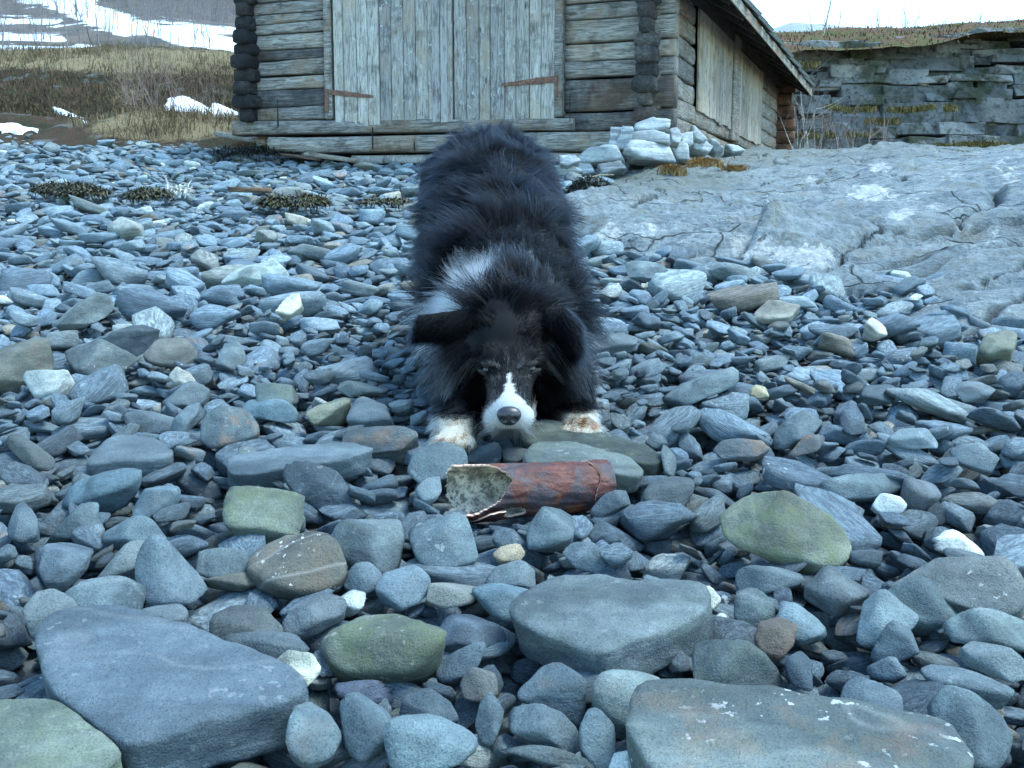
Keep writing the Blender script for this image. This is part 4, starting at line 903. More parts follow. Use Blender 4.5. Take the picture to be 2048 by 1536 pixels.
FS = [[(1268,252),(1299,242),(1331,249),(1331,265),(1293,270),(1268,270)], [(1255,275),(1308,267),(1339,275),(1339,290),(1293,288),(1258,290)],
      [(1243,305),(1255,289),(1314,290),(1339,293),(1355,325),(1305,327),(1261,327),(1245,316)], [(1155,322),(1173,308),(1238,306),(1252,331),(1214,331),(1167,330)],
      [(1217,302),(1221,264),(1238,265),(1232,306)], [(1227,305),(1243,267),(1258,270),(1252,306)], [(1138,340),(1161,330),(1185,331),(1195,352),(1176,356),(1150,352)],
      [(1194,334),(1240,333),(1250,348),(1202,354)], [(1120,319),(1147,319),(1158,331),(1135,340),(1120,336)], [(1105,340),(1138,336),(1165,352),(1130,360),(1105,355)],
      [(1335,268),(1350,262),(1362,280),(1355,296),(1338,294)], [(1340,296),(1360,292),(1378,300),(1378,326),(1355,326)], [(1360,275),(1378,272),(1380,296),(1362,296)],
      [(1378,262),(1392,270),(1412,283),(1400,290),(1380,282)], [(1380,285),(1402,288),(1420,300),(1412,312),(1382,306)], [(1412,284),(1432,295),(1446,306),(1430,310),(1414,300)],
      [(1448,298),(1470,300),(1485,308),(1460,312)], [(1250,328),(1300,329),(1330,336),(1310,345),(1256,344)]]
FL = ['top block of the pile', 'second block from the top', 'big block carrying the others', 'long flat block at the left foot', 'leaning block with pale face', 'upright block beside the leaning one', 'angular block lowest on the left', 'dark block under the long flat one', 'small block against the sill', 'half buried block nearest the dog',
      'broken block behind the big one', 'square block at the right foot', 'small block wedged behind the square one', 'first block along the side wall', 'second block along the side wall', 'third block along the side wall', 'last thin block along the side wall', 'thin dark block beneath the big one']
for k, poly in enumerate(FS):
    rng = np.random.default_rng(300 + k); cx = np.mean([p[0] for p in poly])
    back = .28 if k in (4, 5, 0, 8) else .4 if k in (6, 7, 9, 17, 3) else .33
    if k >= 10: back = -.05 - .22 * max(0, (cx - 1350) / 20) * .9
    p0 = BARN_C - BY * back
    n = np.array((rng.uniform(-.3, .3), -1, .35)); n /= np.linalg.norm(n)
    V, F, C = poly_body(poly, p0, n, .16 if k not in (4, 5) else .2, rng)
    o = link('foundation_stone', mesh_from('foundation_stone', V - C, F, (M_STONE,))); o.location = tuple(C)
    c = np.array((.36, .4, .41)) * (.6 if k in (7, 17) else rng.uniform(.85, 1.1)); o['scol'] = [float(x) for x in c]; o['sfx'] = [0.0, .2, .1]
    o['label'] = 'pale grey foundation stone of the boathouse corner, ' + FL[k]; o['category'] = 'stone'; o['group'] = 'stacked stones at the boathouse corner'
# ------------------------------------------------------------------ left bank, far hillside, cliff
def surf(ctrl, reg=2e-3):
    P = [at(*c) for c in ctrl]; return tps([p[:2] for p in P], np.array([p[2] for p in P]), reg)
def surf_hit(px, py, fz, t0, t1, step=.1):
    d = ray(px, py); prev = t0
    for t in np.arange(t0, t1, step):
        if CAMZ + d[2] * t < fz(d[0] * t, d[1] * t):
            lo, hi = prev, t
            for _ in range(14):
                m = .5 * (lo + hi)
                if CAMZ + d[2] * m < fz(d[0] * m, d[1] * m): hi = m
                else: lo = m
            return np.array((0, 0, CAMZ)) + d * hi
        prev = t
    return None
bank_raw = surf([(-300, 275, 11.2), (0, 272, 11.3), (100, 287, 11), (250, 287, 11), (400, 294, 10.8), (520, 300, 10.7),
             (-300, 262, 12.4), (0, 262, 12.2), (120, 268, 12.0), (250, 240, 12.2), (330, 235, 12.4), (430, 240, 12.3), (520, 245, 12.4),
             (330, 240, 13.2), (440, 238, 13.2), (180, 255, 13.2), (60, 250, 13.2),
             (-300, 190, 15.5), (0, 200, 15.2), (100, 200, 15.2), (200, 185, 15.2), (300, 190, 15.0), (420, 195, 15.0), (520, 195, 15.0),
             (-300, 105, 18), (0, 118, 17.6), (100, 112, 17.6), (220, 112, 17.8), (350, 118, 17.8), (460, 122, 17.8), (560, 124, 18),
             (-300, 100, 22), (0, 112, 22), (250, 110, 22), (470, 118, 22), (600, 120, 22), (0, 125, 30), (400, 125, 30), (-300, 120, 30), (640, 126, 30)])
def bank_z(x, y): return np.maximum(bank_raw(x, y), ground_z(x, np.minimum(y, 11)) - .25)
by = np.concatenate([np.linspace(10.4, 19, 100), np.linspace(19.3, 30, 20)]); bu = np.linspace(-.68, -.12, 130)
UU, YY = np.meshgrid(bu, by, indexing='ij'); XX = UU * YY
P3 = np.stack([XX, YY, 0 * XX], -1)
ZZ = bank_z(XX, YY) + (.07 * fbm(P3 * .9, 4) + .05 * fbm(P3 * 3.1, 3)) * np.clip((YY - 11) / 1.5, 0, 1)
lx, lyy = barn_local(XX, YY); ZZ = np.where((lx > -4.6) & (lyy > 0), np.minimum(ZZ, BARN_C[2] - .1), ZZ)
def heath_material(name, straw_attr=True):
    t = NT(name, .95); P = t.pos(); n1 = t.noise(P, 1.6, 6, .65); n2 = t.noise(P, 7, 6, .7); n3 = t.noise(P, 30, 4, .7)
    c = t.mix(t.ramp(n1, [(.38, 0), (.6, 1)]), (.045, .042, .025), (.1, .06, .04))
    c = t.mix(t.ramp(n2, [(.5, 0), (.62, .8)]), c, (.06, .07, .025))
    c = t.mix(t.ramp(t.noise(P, 2.3, 4), [(.6, 0), (.68, .7)]), c, (.2, .21, .2))
    s = t.attr('straw', out='Fac'); ss = t.ramp(t.math('ADD', s, t.math('MULTIPLY', t.math('SUBTRACT', n2, .5), .9)), [(.35, 0), (.6, 1)])
    c = t.mix(ss, c, t.mix(n3, (.2, .155, .085), (.42, .34, .2)))
    return t.done(c, t.bump(t.math('ADD', n2, n3), 1, .08), None, .1)
V = np.c_[XX.ravel(), YY.ravel(), ZZ.ravel()]; pxx, pyy, _ = project(V)
straw = np.clip(np.exp(-((pyy - (118 + .03 * (pxx - 200))) / 27) ** 2) * (YY.ravel() > 15.5) * 1.0 + .95 * np.exp(-(((pxx - 330) / 170) ** 2 + ((pyy - 255) / 30) ** 2)) * (YY.ravel() < 13.4) + .5 * np.exp(-(((pxx - 260) / 60) ** 2 + ((pyy - 190) / 40) ** 2)), 0, 1)
me = mesh_from('heath_bank', V, grid_faces(*XX.shape), (heath_material('heath_bank'),)); a = me.attributes.new('straw', 'FLOAT', 'POINT'); a.data.foreach_set('value', straw.astype(np.float32))
link('terrain_bank', me, kind='structure', label='heath and dry grass bank behind the beach on the left')
# dry grass
def blades(pts, h0, h1, rng, lean=.5, w=.006, nz=None):
    V = []; F = []
    for p in pts:
        h = rng.uniform(h0, h1); a = rng.uniform(0, 6.28); l = rng.uniform(.1, 1) * lean * h; ww = w * rng.uniform(.6, 1.4); ca, sa = math.cos(a), math.sin(a); b = len(V)
        wx, wy = -sa * ww, ca * ww
        V += [(p[0] - wx, p[1] - wy, p[2] - .03), (p[0] + wx, p[1] + wy, p[2] - .03), (p[0] + ca * l * .4 + wx * .7, p[1] + sa * l * .4 + wy * .7, p[2] + h * .6), (p[0] + ca * l * .4 - wx * .7, p[1] + sa * l * .4 - wy * .7, p[2] + h * .6), (p[0] + ca * l * 1.3, p[1] + sa * l * 1.3, p[2] + h * .82)]
        F += [(b, b + 1, b + 2, b + 3), (b + 3, b + 2, b + 4)]
    return V, F
def grass_mat(name, c0, c1):
    t = NT(name, .9); P = t.pos(); return t.done(t.mix(t.noise(P, 14, 3), c0, c1), None, None, .1)
M_STRAW = grass_mat('dry_grass', (.09, .07, .042), (.27, .21, .13))
rng = np.random.default_rng(5); pr = straw * (np.gradient(XX)[0].ravel() + .05); pr = pr * (straw > .3) * (.25 + (fbm(V * 1.3, 3) > 0)); pr /= pr.sum()
pick = rng.choice(len(V), 26000, p=pr); jit = rng.normal(0, .05, (26000, 3)); jit[:, 2] = 0
gv, gf = blades(V[pick] + jit, .04, .17, rng, 1.6, .004)
g = link('dry_grass', mesh_from('dry_grass', gv, gf, (M_STRAW,), False), kind='stuff', label='tan dry grass covering the bank and the mound beside the boathouse', category='grass')
rng = np.random.default_rng(6); pr = (1 - straw) * (YY.ravel() > 13.3) * (YY.ravel() < 18); pr /= pr.sum(); pick = rng.choice(len(V), 14000, p=pr); jit = rng.normal(0, .05, (14000, 3)); jit[:, 2] = 0
gv, gf = blades(V[pick] + jit, .03, .11, rng, 1.5, .006)
link('heather', mesh_from('heather', gv, gf, (grass_mat('heather', (.05, .05, .025), (.14, .085, .055)),), False), kind='stuff', label='dark brown and green heather on the bank slope', category='heather')
# snow
def snow_mat():
    t = NT('snow', .6); P = t.pos(); t.b.inputs['Subsurface Weight'].default_value = 0; return t.done(t.mix(t.noise(P, 3), (.74, .78, .82), (.84, .86, .88)), t.bump(t.noise(P, 9, 5), .4, .05), None, .2)
M_SNOW = snow_mat()
def patch(name, poly, fz, t0, t1, th, mat, label, step=6, cat='snow'):
    P = np.array(poly, float); x0, y0 = P.min(0); x1, y1 = P.max(0); V = []; idm = {}; F = []
    xs = np.arange(x0, x1 + step, step); ys_ = np.arange(y0, y1 + step * .6, step * .6)
    cen = P.mean(0)
    for i, x in enumerate(xs):
        for j, y in enumerate(ys_):
            jx = x + 3 * math.sin(y * 1.3 + i); jy = y + 1.5 * math.sin(x * .9 + j)
            if not in_poly(np.array(jx), np.array(jy), poly): continue
            h = surf_hit(jx, jy, fz, t0, t1)
            if h is None: continue
            dmin = min(abs((x - P[k][0]) * (P[(k + 1) % len(P)][1] - P[k][1]) - (y - P[k][1]) * (P[(k + 1) % len(P)][0] - P[k][0])) / (math.hypot(*(P[(k + 1) % len(P)] - P[k])) + 1e-6) for k in range(len(P)))
            h = h + np.array((0, 0, min(th, th * (.15 + dmin / 9)))); idm[i, j] = len(V); V.append(h)
    for (i, j) in list(idm):
        q = [(i, j), (i + 1, j), (i + 1, j + 1), (i, j + 1)]
        if all(k in idm for k in q): F.append([idm[k] for k in q][::-1])
    n = len(V); V2 = V + [v - np.array((0, 0, th + .12)) for v in V]
    ed = {}
    for f in F:
        for a, b in zip(f, f[1:] + f[:1]): ed[(a, b)] = 1
    F2 = list(F) + [(b, a, a + n, b + n) for (a, b) in ed if (b, a) not in ed]
    return link(name, mesh_from(name, V2, F2, (mat,)), kind='stuff', label=label, category=cat)
patch('snow_patch', [(325, 226), (328, 206), (345, 195), (375, 194), (398, 206), (420, 215), (426, 206), (445, 212), (480, 228), (482, 242), (440, 236), (380, 230)], bank_z, 11.5, 20, .06, M_SNOW, 'ragged white snow patch beside the boathouse corner')
patch('snow_patch', [(95, 214), (120, 216), (180, 242), (192, 256), (170, 260), (140, 246)], bank_z, 11.5, 20, .05, M_SNOW, 'narrow slanting snow strip on the heath bank')
patch('snow_patch', [(-60, 250), (10, 240), (30, 236), (60, 250), (92, 264), (0, 262), (-60, 264)], bank_z, 11.2, 20, .05, M_SNOW, 'flat snow strip above the beach at the left edge')
# far hillside
hill_raw = surf([(-600, 112, 45), (0, 108, 45), (500, 118, 45), (-600, 70, 90), (0, 70, 90), (500, 72, 90), (-600, 20, 170), (0, 20, 170), (500, 20, 170), (-600, -60, 320), (0, -60, 320), (500, -55, 320), (0, -140, 600), (500, -140, 600), (-600, -140, 600), (900, 125, 45), (900, 60, 170), (900, -60, 400)], 1)
hy = np.geomspace(30, 620, 130); hu = np.linspace(-.95, .12, 200); UU, YY = np.meshgrid(hu, hy, indexing='ij'); XX = UU * YY
P3 = np.stack([XX, YY, 0 * XX], -1); ZZ = hill_raw(XX, YY) + .012 * YY * fbm(P3 * .03, 4) + .004 * YY * fbm(P3 * .2, 3)
V = np.c_[XX.ravel(), YY.ravel(), ZZ.ravel()]; pxx, pyy, _ = project(V)
sn = np.zeros(len(V))
for (ax, ay, bx, by_, w, s) in [(60, -30, 250, 55, 22, .9), (250, 50, 480, 95, 14, .9), (-100, 70, 120, 78, 10, .6), (-200, 95, 200, 98, 6, .6), (0, 40, 110, 45, 10, .45), (380, 100, 480, 108, 6, .6), (150, 90, 330, 105, 6, .5), (200, 35, 480, 60, 12, .35), (0, -40, 60, 10, 12, .3)]:
    t_ = np.clip(((pxx - ax) * (bx - ax) + (pyy - ay) * (by_ - ay)) / ((bx - ax) ** 2 + (by_ - ay) ** 2), 0, 1)
    d = np.hypot((pxx - ax - t_ * (bx - ax)) * .5, pyy - ay - t_ * (by_ - ay)); sn = np.maximum(sn, s * np.exp(-(d / w) ** 2))
def hill_mat():
    t = NT('snowy_hillside', .9); P = t.pos(); n = t.noise(t.mapping(P, (.05, .16, .3)), 1.0, 7, .68, .4)
    c = t.mix(t.ramp(t.noise(P, .3, 5, .6), [(.4, 0), (.6, 1)]), (.07, .07, .065), (.13, .105, .085))
    s = t.ramp(t.math('ADD', t.attr('snow', out='Fac'), t.math('MULTIPLY', t.math('SUBTRACT', n, .5), 1.7)), [(.25, 0), (.32, 1)])
    return t.done(t.mix(s, c, (.7, .78, .86)), t.bump(t.noise(P, .5, 5), .6, .5), None, .1)
me = mesh_from('hill', V, grid_faces(*XX.shape), (hill_mat(),)); a = me.attributes.new('snow', 'FLOAT', 'POINT'); a.data.foreach_set('value', sn.astype(np.float32))
link('hill', me, kind='structure', label='far hillside streaked with melting snow')
# bare woody plants
def tube(path, radii, k=5):
    V = []; F = []
    for i, (p, r) in enumerate(zip(path, radii)):
        d = path[min(i + 1, len(path) - 1)] - path[max(i - 1, 0)]; d = d / (np.linalg.norm(d) + 1e-9)
        u = np.cross(d, (.3, .9, .2)); u /= np.linalg.norm(u) + 1e-9; v = np.cross(d, u)
        for q in range(k): a = 6.283 * q / k; V.append(p + r * (math.cos(a) * u + math.sin(a) * v))
    for i in range(len(path) - 1):
        for q in range(k): F.append((i * k + q, i * k + (q + 1) % k, (i + 1) * k + (q + 1) % k, (i + 1) * k + q))
    return V, F
class MB:
    def __init__(s): s.V = []; s.F = []
    def add(s, V, F): b = len(s.V); s.V += list(V); s.F += [tuple(i + b for i in f) for f in F]
def grow(mb, p, d, ln, r, depth, rng, k=4, up=.12, nseg=4, spread=.7, twig=3):
    path = [p]; dd = d / np.linalg.norm(d); rr = [r]
    for i in range(nseg):
        dd = dd + rng.normal(0, .13, 3) + np.array((0, 0, up)); dd /= np.linalg.norm(dd); path.append(path[-1] + dd * ln / nseg); rr.append(r * (1 - .75 * (i + 1) / nseg))
    mb.add(*tube(path, rr, k))
    if depth > 0:
        for q in range(twig):
            i = rng.integers(1, nseg + 1); nd = dd + rng.normal(0, spread, 3); nd[2] = abs(nd[2]) * .8 + .15
            grow(mb, path[i], nd, ln * rng.uniform(.4, .65), rr[i] * .65 + .0004, depth - 1, rng, 3, up, max(2, nseg - 1), spread, twig)
def bark(name, c0, c1):
    t = NT(name, .8); P = t.pos(); return t.done(t.mix(t.ramp(t.noise(P, 25, 4), [(.4, 0), (.6, 1)]), c0, c1))
M_TWIG = bark('bare_twigs', (.16, .115, .1), (.28, .21, .18)); M_BIRCH = bark('birch_bark', (.2, .17, .15), (.46, .43, .4))
def shrub(name, loc, h, stems, seed, label, group, mat=M_TWIG, spread=.5, r=.008, depth=2, cat='shrub'):
    rng = np.random.default_rng(seed); t = thing(name, label, cat, loc, 0, group)
    for s in range(stems):
        mb = MB(); d = np.array((rng.normal(0, spread), rng.normal(0, spread), 1.0)); grow(mb, np.array((rng.normal(0, .03), rng.normal(0, .03), -.05)), d, h * rng.uniform(.6, 1), r * rng.uniform(.7, 1.1), depth, rng)
        link('stem', mesh_from('stem', mb.V, mb.F, (mat,)), t)
    return t
for k, (px, py, h, n, Y) in enumerate([(290, 226, 1.0, 6, 13.3), (318, 228, .95, 6, 13.2), (345, 232, .6, 5, 13.0), (385, 234, .55, 5, 13.0), (262, 212, .6, 6, 14.2), (425, 236, .5, 4, 13.0)]):
    p = at(px, py, Y); p[2] = float(bank_z(p[0], p[1]))
    shrub('bare_shrub', p, h, n, 40 + k, ['tallest bare willow shrub at the left end of the snow patch', 'bare willow shrub just right of the tallest one by the snow', 'low bare shrub in front of the snow patch, left of two', 'low bare shrub in front of the snow patch, right of two', 'small bare shrub on the heath slope left of the tall willow', 'smallest bare shrub beside the boathouse corner'][k], 'bare shrubs by the boathouse', M_TWIG, .35, .007)
# far birch wood on the hill: one mass of thin bare trees
tsh = []
for k in range(5):
    mb = MB(); grow(mb, np.zeros(3), np.array((0, 0, 1.0)), 1.0, .016, 2, np.random.default_rng(70 + k), 3, .2, 4, .55, 4); tsh.append(mesh_from('far_tree_shape', mb.V, mb.F, (bark('far_birch', (.10, .085, .085), (.2, .17, .165)),)))
rng = np.random.default_rng(8); mats = []; 
while len(mats) < 1100:
    px, py = rng.uniform(-250, 520), rng.uniform(-40, 100)
    w = .9 if (py < 62 and px > 150 and py < 10 + .16 * px) else .5 if py < 30 else .12
    if rng.random() > w: continue
    i = np.argmin(np.abs(pxx - px) + np.abs(pyy - py) * 2)
    if sn[i] > .62 and rng.random() < .8: continue
    p = V[i]; s = rng.uniform(1.8, 3.6) * (1 if p[1] > 90 else .55); mats.append(Matrix.Translation(p + np.array((rng.normal(0, .5), rng.normal(0, .8), -.1))) @ Matrix.Rotation(rng.uniform(0, 6), 4, 'Z') @ Matrix.Diagonal((s * 1.1, s * 1.1, s, 1)))
fw = gn_scatter('far_birch_wood', mats, tsh, [int(rng.integers(5)) for _ in mats], [(0.1, .1, .1)] * len(mats), [(0, 0, 0)] * len(mats)); fw['kind'] = 'stuff'; fw['label'] = 'far bare birch wood on the snowy hillside'; fw['category'] = 'wood'

# ------------------------------------------------------------------ layered cliff on the right
CY = 21.0
def cliff_mat():
    t = NT('cliff_rock', .9); P = t.pos(); rnd = t.add('ShaderNodeObjectInfo').outputs['Random']
    n = t.noise(t.mapping(P, (1, 1, 1.6)), 1.3, 8, .72); f = t.noise(P, 9, 6, .7)
    c = t.mix(t.ramp(n, [(.35, 0), (.65, 1)]), (.14, .15, .155), (.29, .295, .295)); c = t.mix(1, c, t.mix(rnd, (.6, .62, .64), (1.35, 1.32, 1.28)), 'MULTIPLY')
    c = t.mix(t.ramp(f, [(.52, 0), (.62, .8)]), c, (.055, .06, .05)); c = t.mix(t.ramp(t.noise(P, 1.1, 7, .72), [(.5, 0), (.6, .85)]), c, (.06, .068, .04))
    return t.done(c, t.bump(t.math('ADD', n, f), .9, .08), None, .2)
M_CLIFF = cliff_mat()
def cliff_top(px): return np.interp(px, [1400, 1560, 1700, 1850, 2048, 2300], [84, 82, 79, 68, 52, 40])
cl_rows = [0, 17, 32, 45, 58, 74, 86, 103, 122, 146, 168, 190, 215]
back = []
cxs = np.linspace(1380, 2350, 40)
for x in cxs:
    for dy in (0, 60, 120, 240): 
        p = at(x, cliff_top(x) + dy + 4, CY + .7); back.append(p)
cliff = link('cliff', mesh_from('cliff', back, grid_faces(40, 4), (M_CLIFF,)), kind='structure', label='layered grey rock cliff behind the boathouse')
rng = np.random.default_rng(12)
def slab_mesh(w, h, d, rng):
    bm = bmesh.new(); bmesh.ops.create_cube(bm, size=1); bmesh.ops.subdivide_edges(bm, edges=[e for e in bm.edges if abs(e.verts[0].co.x - e.verts[1].co.x) > .5], cuts=2)
    for v in bm.verts: v.co = Vector((v.co.x * w + rng.normal(0, .05 * min(w, .6)), v.co.y * d + rng.normal(0, .05), v.co.z * h * rng.uniform(.85, 1.05)))
    bmesh.ops.bevel(bm, geom=list(bm.edges), offset=.012, segments=1, affect='EDGES'); me = bpy.data.meshes.new('rock_slab'); bm.to_mesh(me); bm.free(); me.materials.append(M_CLIFF); return me
for i in range(len(cl_rows) - 1):
    x = 1480 + rng.uniform(-60, 0); rowd = rng.uniform(-.08, .08); drift = rng.normal(0, 3)
    while x < 2330:
        wpx = rng.uniform(26, 150); xm = x + wpx / 2; y0 = cliff_top(xm) * (1 - i / 14) + 88 * (i / 14) + cl_rows[i] + 2 + drift + 2.5 * math.sin(xm / 90 + i); hh = (cl_rows[i + 1] - cl_rows[i]) * (1.0 if rng.random() < .75 else 1.9); y1 = y0 + hh * 1.1
        dd = CY + rowd + rng.normal(0, .07) - i * .03 - (.1 if hh > 25 else 0); a = at(x - 2, y1, dd); b = at(x + wpx + 2, y0 - 1, dd)
        o = link('rock_slab', slab_mesh(b[0] - a[0], b[2] - a[2], 1.5, rng), cliff); o.location = ((a[0] + b[0]) / 2, dd + .75, (a[2] + b[2]) / 2); o.rotation_euler = (rng.normal(0, .03), rng.normal(0, .022), rng.normal(0, .06))
        x += wpx
# terrain on top of the cliff and at its foot
top_z = surf([(1300, 95, 20.6), (1380, 92, 20.6), (1560, 90, 20.6), (1700, 87, 20.6), (1850, 77, 20.6), (2048, 60, 20.6), (2350, 42, 20.6), (1380, 76, 26), (1560, 76, 26), (1700, 66, 26), (1850, 56, 26), (2048, 47, 26), (2350, 30, 26), (1380, 80, 34), (1600, 78, 34), (1800, 62, 34), (2048, 52, 34), (2350, 40, 34)], .01)
ty = np.linspace(20.3, 34, 50); tu = np.linspace(.14, .66, 110); UU, YY = np.meshgrid(tu, ty, indexing='ij'); XX = UU * YY; P3 = np.stack([XX, YY, 0 * XX], -1); ZZ = top_z(XX, YY) + .12 * fbm(P3 * .8, 4)
V = np.c_[XX.ravel(), YY.ravel(), ZZ.ravel()]
def moor_mat():
    t = NT('moor', .95); P = t.pos(); n = t.noise(P, 1.4, 6, .65); c = t.mix(t.ramp(n, [(.4, 0), (.6, 1)]), (.075, .08, .03), (.12, .06, .04)); c = t.mix(t.ramp(t.noise(P, 6, 6, .7), [(.5, 0), (.65, .8)]), c, (.15, .105, .055)); return t.done(c, t.bump(t.noise(P, 12, 5), 1, .08), None, .1)
M_MOOR = moor_mat()
link('terrain_moor', mesh_from('terrain_moor', V, grid_faces(*XX.shape), (M_MOOR,)), kind='structure', label='reddish brown moor on top of the cliff')
TOPV = V
rng = np.random.default_rng(14); gv, gf = blades(V[rng.choice(len(V), 9000)] + rng.normal(0, .1, (9000, 3)) * (1, 1, 0), .02, .06, rng, 2, .012)
link('moor_grass', mesh_from('moor_grass', gv, gf, (grass_mat('moor_grass', (.06, .052, .024), (.14, .075, .045)),), False), kind='stuff', label='brown heather and moss along the cliff top', category='heather')
# far knoll beyond the moor
ky = np.linspace(48, 75, 20); ku = np.linspace(.12, .6, 60); UU, YY = np.meshgrid(ku, ky, indexing='ij'); XX = UU * YY
kt = np.interp(1024 + UU * FPX, [1380, 1540, 1570, 1620, 1760, 1800, 2300], [100, 90, 77, 75, 92, 108, 138]); ZZ = CAMZ + (470 - kt) / FPX * YY - ((YY - 60) / 9) ** 2 + .5 * fbm(np.stack([XX * .2, YY * .2, 0 * XX], -1), 4)
link('hill_knoll', mesh_from('hill_knoll', np.c_[XX.ravel(), YY.ravel(), ZZ.ravel()], grid_faces(*XX.shape), (rock_far := bark('far_rock', (.16, .19, .18), (.32, .34, .31)),)), kind='structure', label='far grey rock knoll beyond the moor')
# ground between bedrock and cliff, valley floor to the horizon
gl = np.array([(-900, 30), (-900, 1500), (900, 1500), (900, 30)], float)
fy = np.concatenate([np.linspace(9.5, 24, 24), np.geomspace(26, 1500, 20)]); fu = np.linspace(-1.2, 1.2, 60); UU, YY = np.meshgrid(fu, fy, indexing='ij'); XX = UU * YY; ZZ = np.where(YY < 24, ground_z(XX, np.minimum(YY, 10.5)) - .25, 1.25) + 0 * XX
link('ground', mesh_from('ground', np.c_[XX.ravel(), YY.ravel(), ZZ.ravel()], grid_faces(*XX.shape), (M_MOOR,)), kind='structure', label='rough ground behind the boathouse')
# mossy ledges
for k, (px0, px1, py, dep) in enumerate([(1650, 1925, 218, 19.6), (1575, 1760, 270, 19.3), (1720, 1800, 242, 19.5), (1870, 2100, 292, 19.0), (1460, 1560, 268, 19.3), (1560, 1640, 130, 20.4)]):
    rng = np.random.default_rng(80 + k); n = int((px1 - px0) * 7); xs_ = rng.uniform(px0, px1, n); xs_ = xs_[vnoise(np.stack([xs_ * .05, xs_ * 0 + k, xs_ * 0], -1)) > rng.uniform(-.6, .3, n)]; pts = np.array([at(x_, py + 4 * vnoise(np.array((x_ * .03, k * 3.3, 0))) + rng.normal(0, 1.5), dep - rng.uniform(0, .35)) for x_ in xs_]); gv, gf = blades(pts, .02, .08, rng, 1.6, .012)
    link('ledge_grass', mesh_from('ledge_grass', gv, gf, (grass_mat('ledge_grass', (.09, .09, .035), (.22, .165, .07)),), False), kind='stuff', label=['long strip of yellow grass across the middle of the cliff', 'green mossy strip low on the cliff near the boathouse', 'short grassy ledge low on the cliff', 'orange grass strip along the top of the bedrock at right', 'mossy strip behind the far corner of the boathouse', 'short grass strip high on the cliff by the roof'][k], category='grass')
# saplings in front of the cliff, trees on top
for k, (px, py, h, n, Y) in enumerate([(1570, 300, 1.2, 3, 15), (1590, 305, .9, 3, 14.5), (1613, 300, 1.15, 3, 15.5), (1640, 303, .9, 4, 15), (1672, 302, .8, 4, 15.2), (1700, 300, .75, 3, 15.5), (1735, 300, .6, 3, 15.5), (1765, 299, .7, 3, 15.5)]):
    p = at(px, py + 6, Y)
    shrub('birch_sapling', p, h, n, 60 + k, ['first bare birch sapling right of the boathouse, pale stems', 'second bare birch sapling right of the boathouse', 'third bare birch sapling right of the boathouse', 'fourth bare birch sapling right of the boathouse', 'fifth bare birch sapling right of the boathouse', 'sixth bare birch sapling right of the boathouse', 'seventh bare birch sapling right of the boathouse', 'last bare birch sapling right of the boathouse'][k], 'bare saplings below the cliff', M_BIRCH if k < 3 else M_TWIG, .14, .011, 2, 'sapling')
for k, (px, h, n, Y, r, lab) in enumerate([(1644, 1.9, 1, 25, .035, 'bare birch tree on the moor just right of the roof'), (1628, .75, 2, 24, .012, 'thin bare shrub left of the birch tree on the cliff top'), (1665, 1.0, 2, 25, .014, 'thin bare shrub right of the birch tree on the cliff top'), (1752, .85, 4, 24, .012, 'bare shrub in the middle of the skyline'), (1775, .5, 3, 24, .01, 'small bare shrub next to the middle one on the skyline'), (1808, .8, 5, 24, .012, 'twiggy bare shrub right of the middle of the skyline'), (1830, .45, 4, 24, .01, 'low twiggy shrub on the skyline'), (1880, .55, 5, 24, .01, 'wide low bare shrub on the right skyline'), (1962, .65, 5, 23, .01, 'bare shrub standing highest on the right of the cliff'), (2010, .4, 4, 23, .009, 'small bare shrub near the right edge on the skyline'), (1720, .4, 4, 24, .009, 'low bare shrub on the skyline between birch and middle shrub')]):
    x0 = at(px, 60, Y)[0]; p = (x0, Y, float(top_z(x0, Y)) - .03)
    shrub('bare_tree' if k == 0 else 'bare_shrub', p, h, n, 90 + k, lab, 'bare plants on the cliff top', M_BIRCH if k == 0 else M_TWIG, .22 if k else .06, r, 3 if k == 0 else 2, 'tree' if k == 0 else 'shrub')

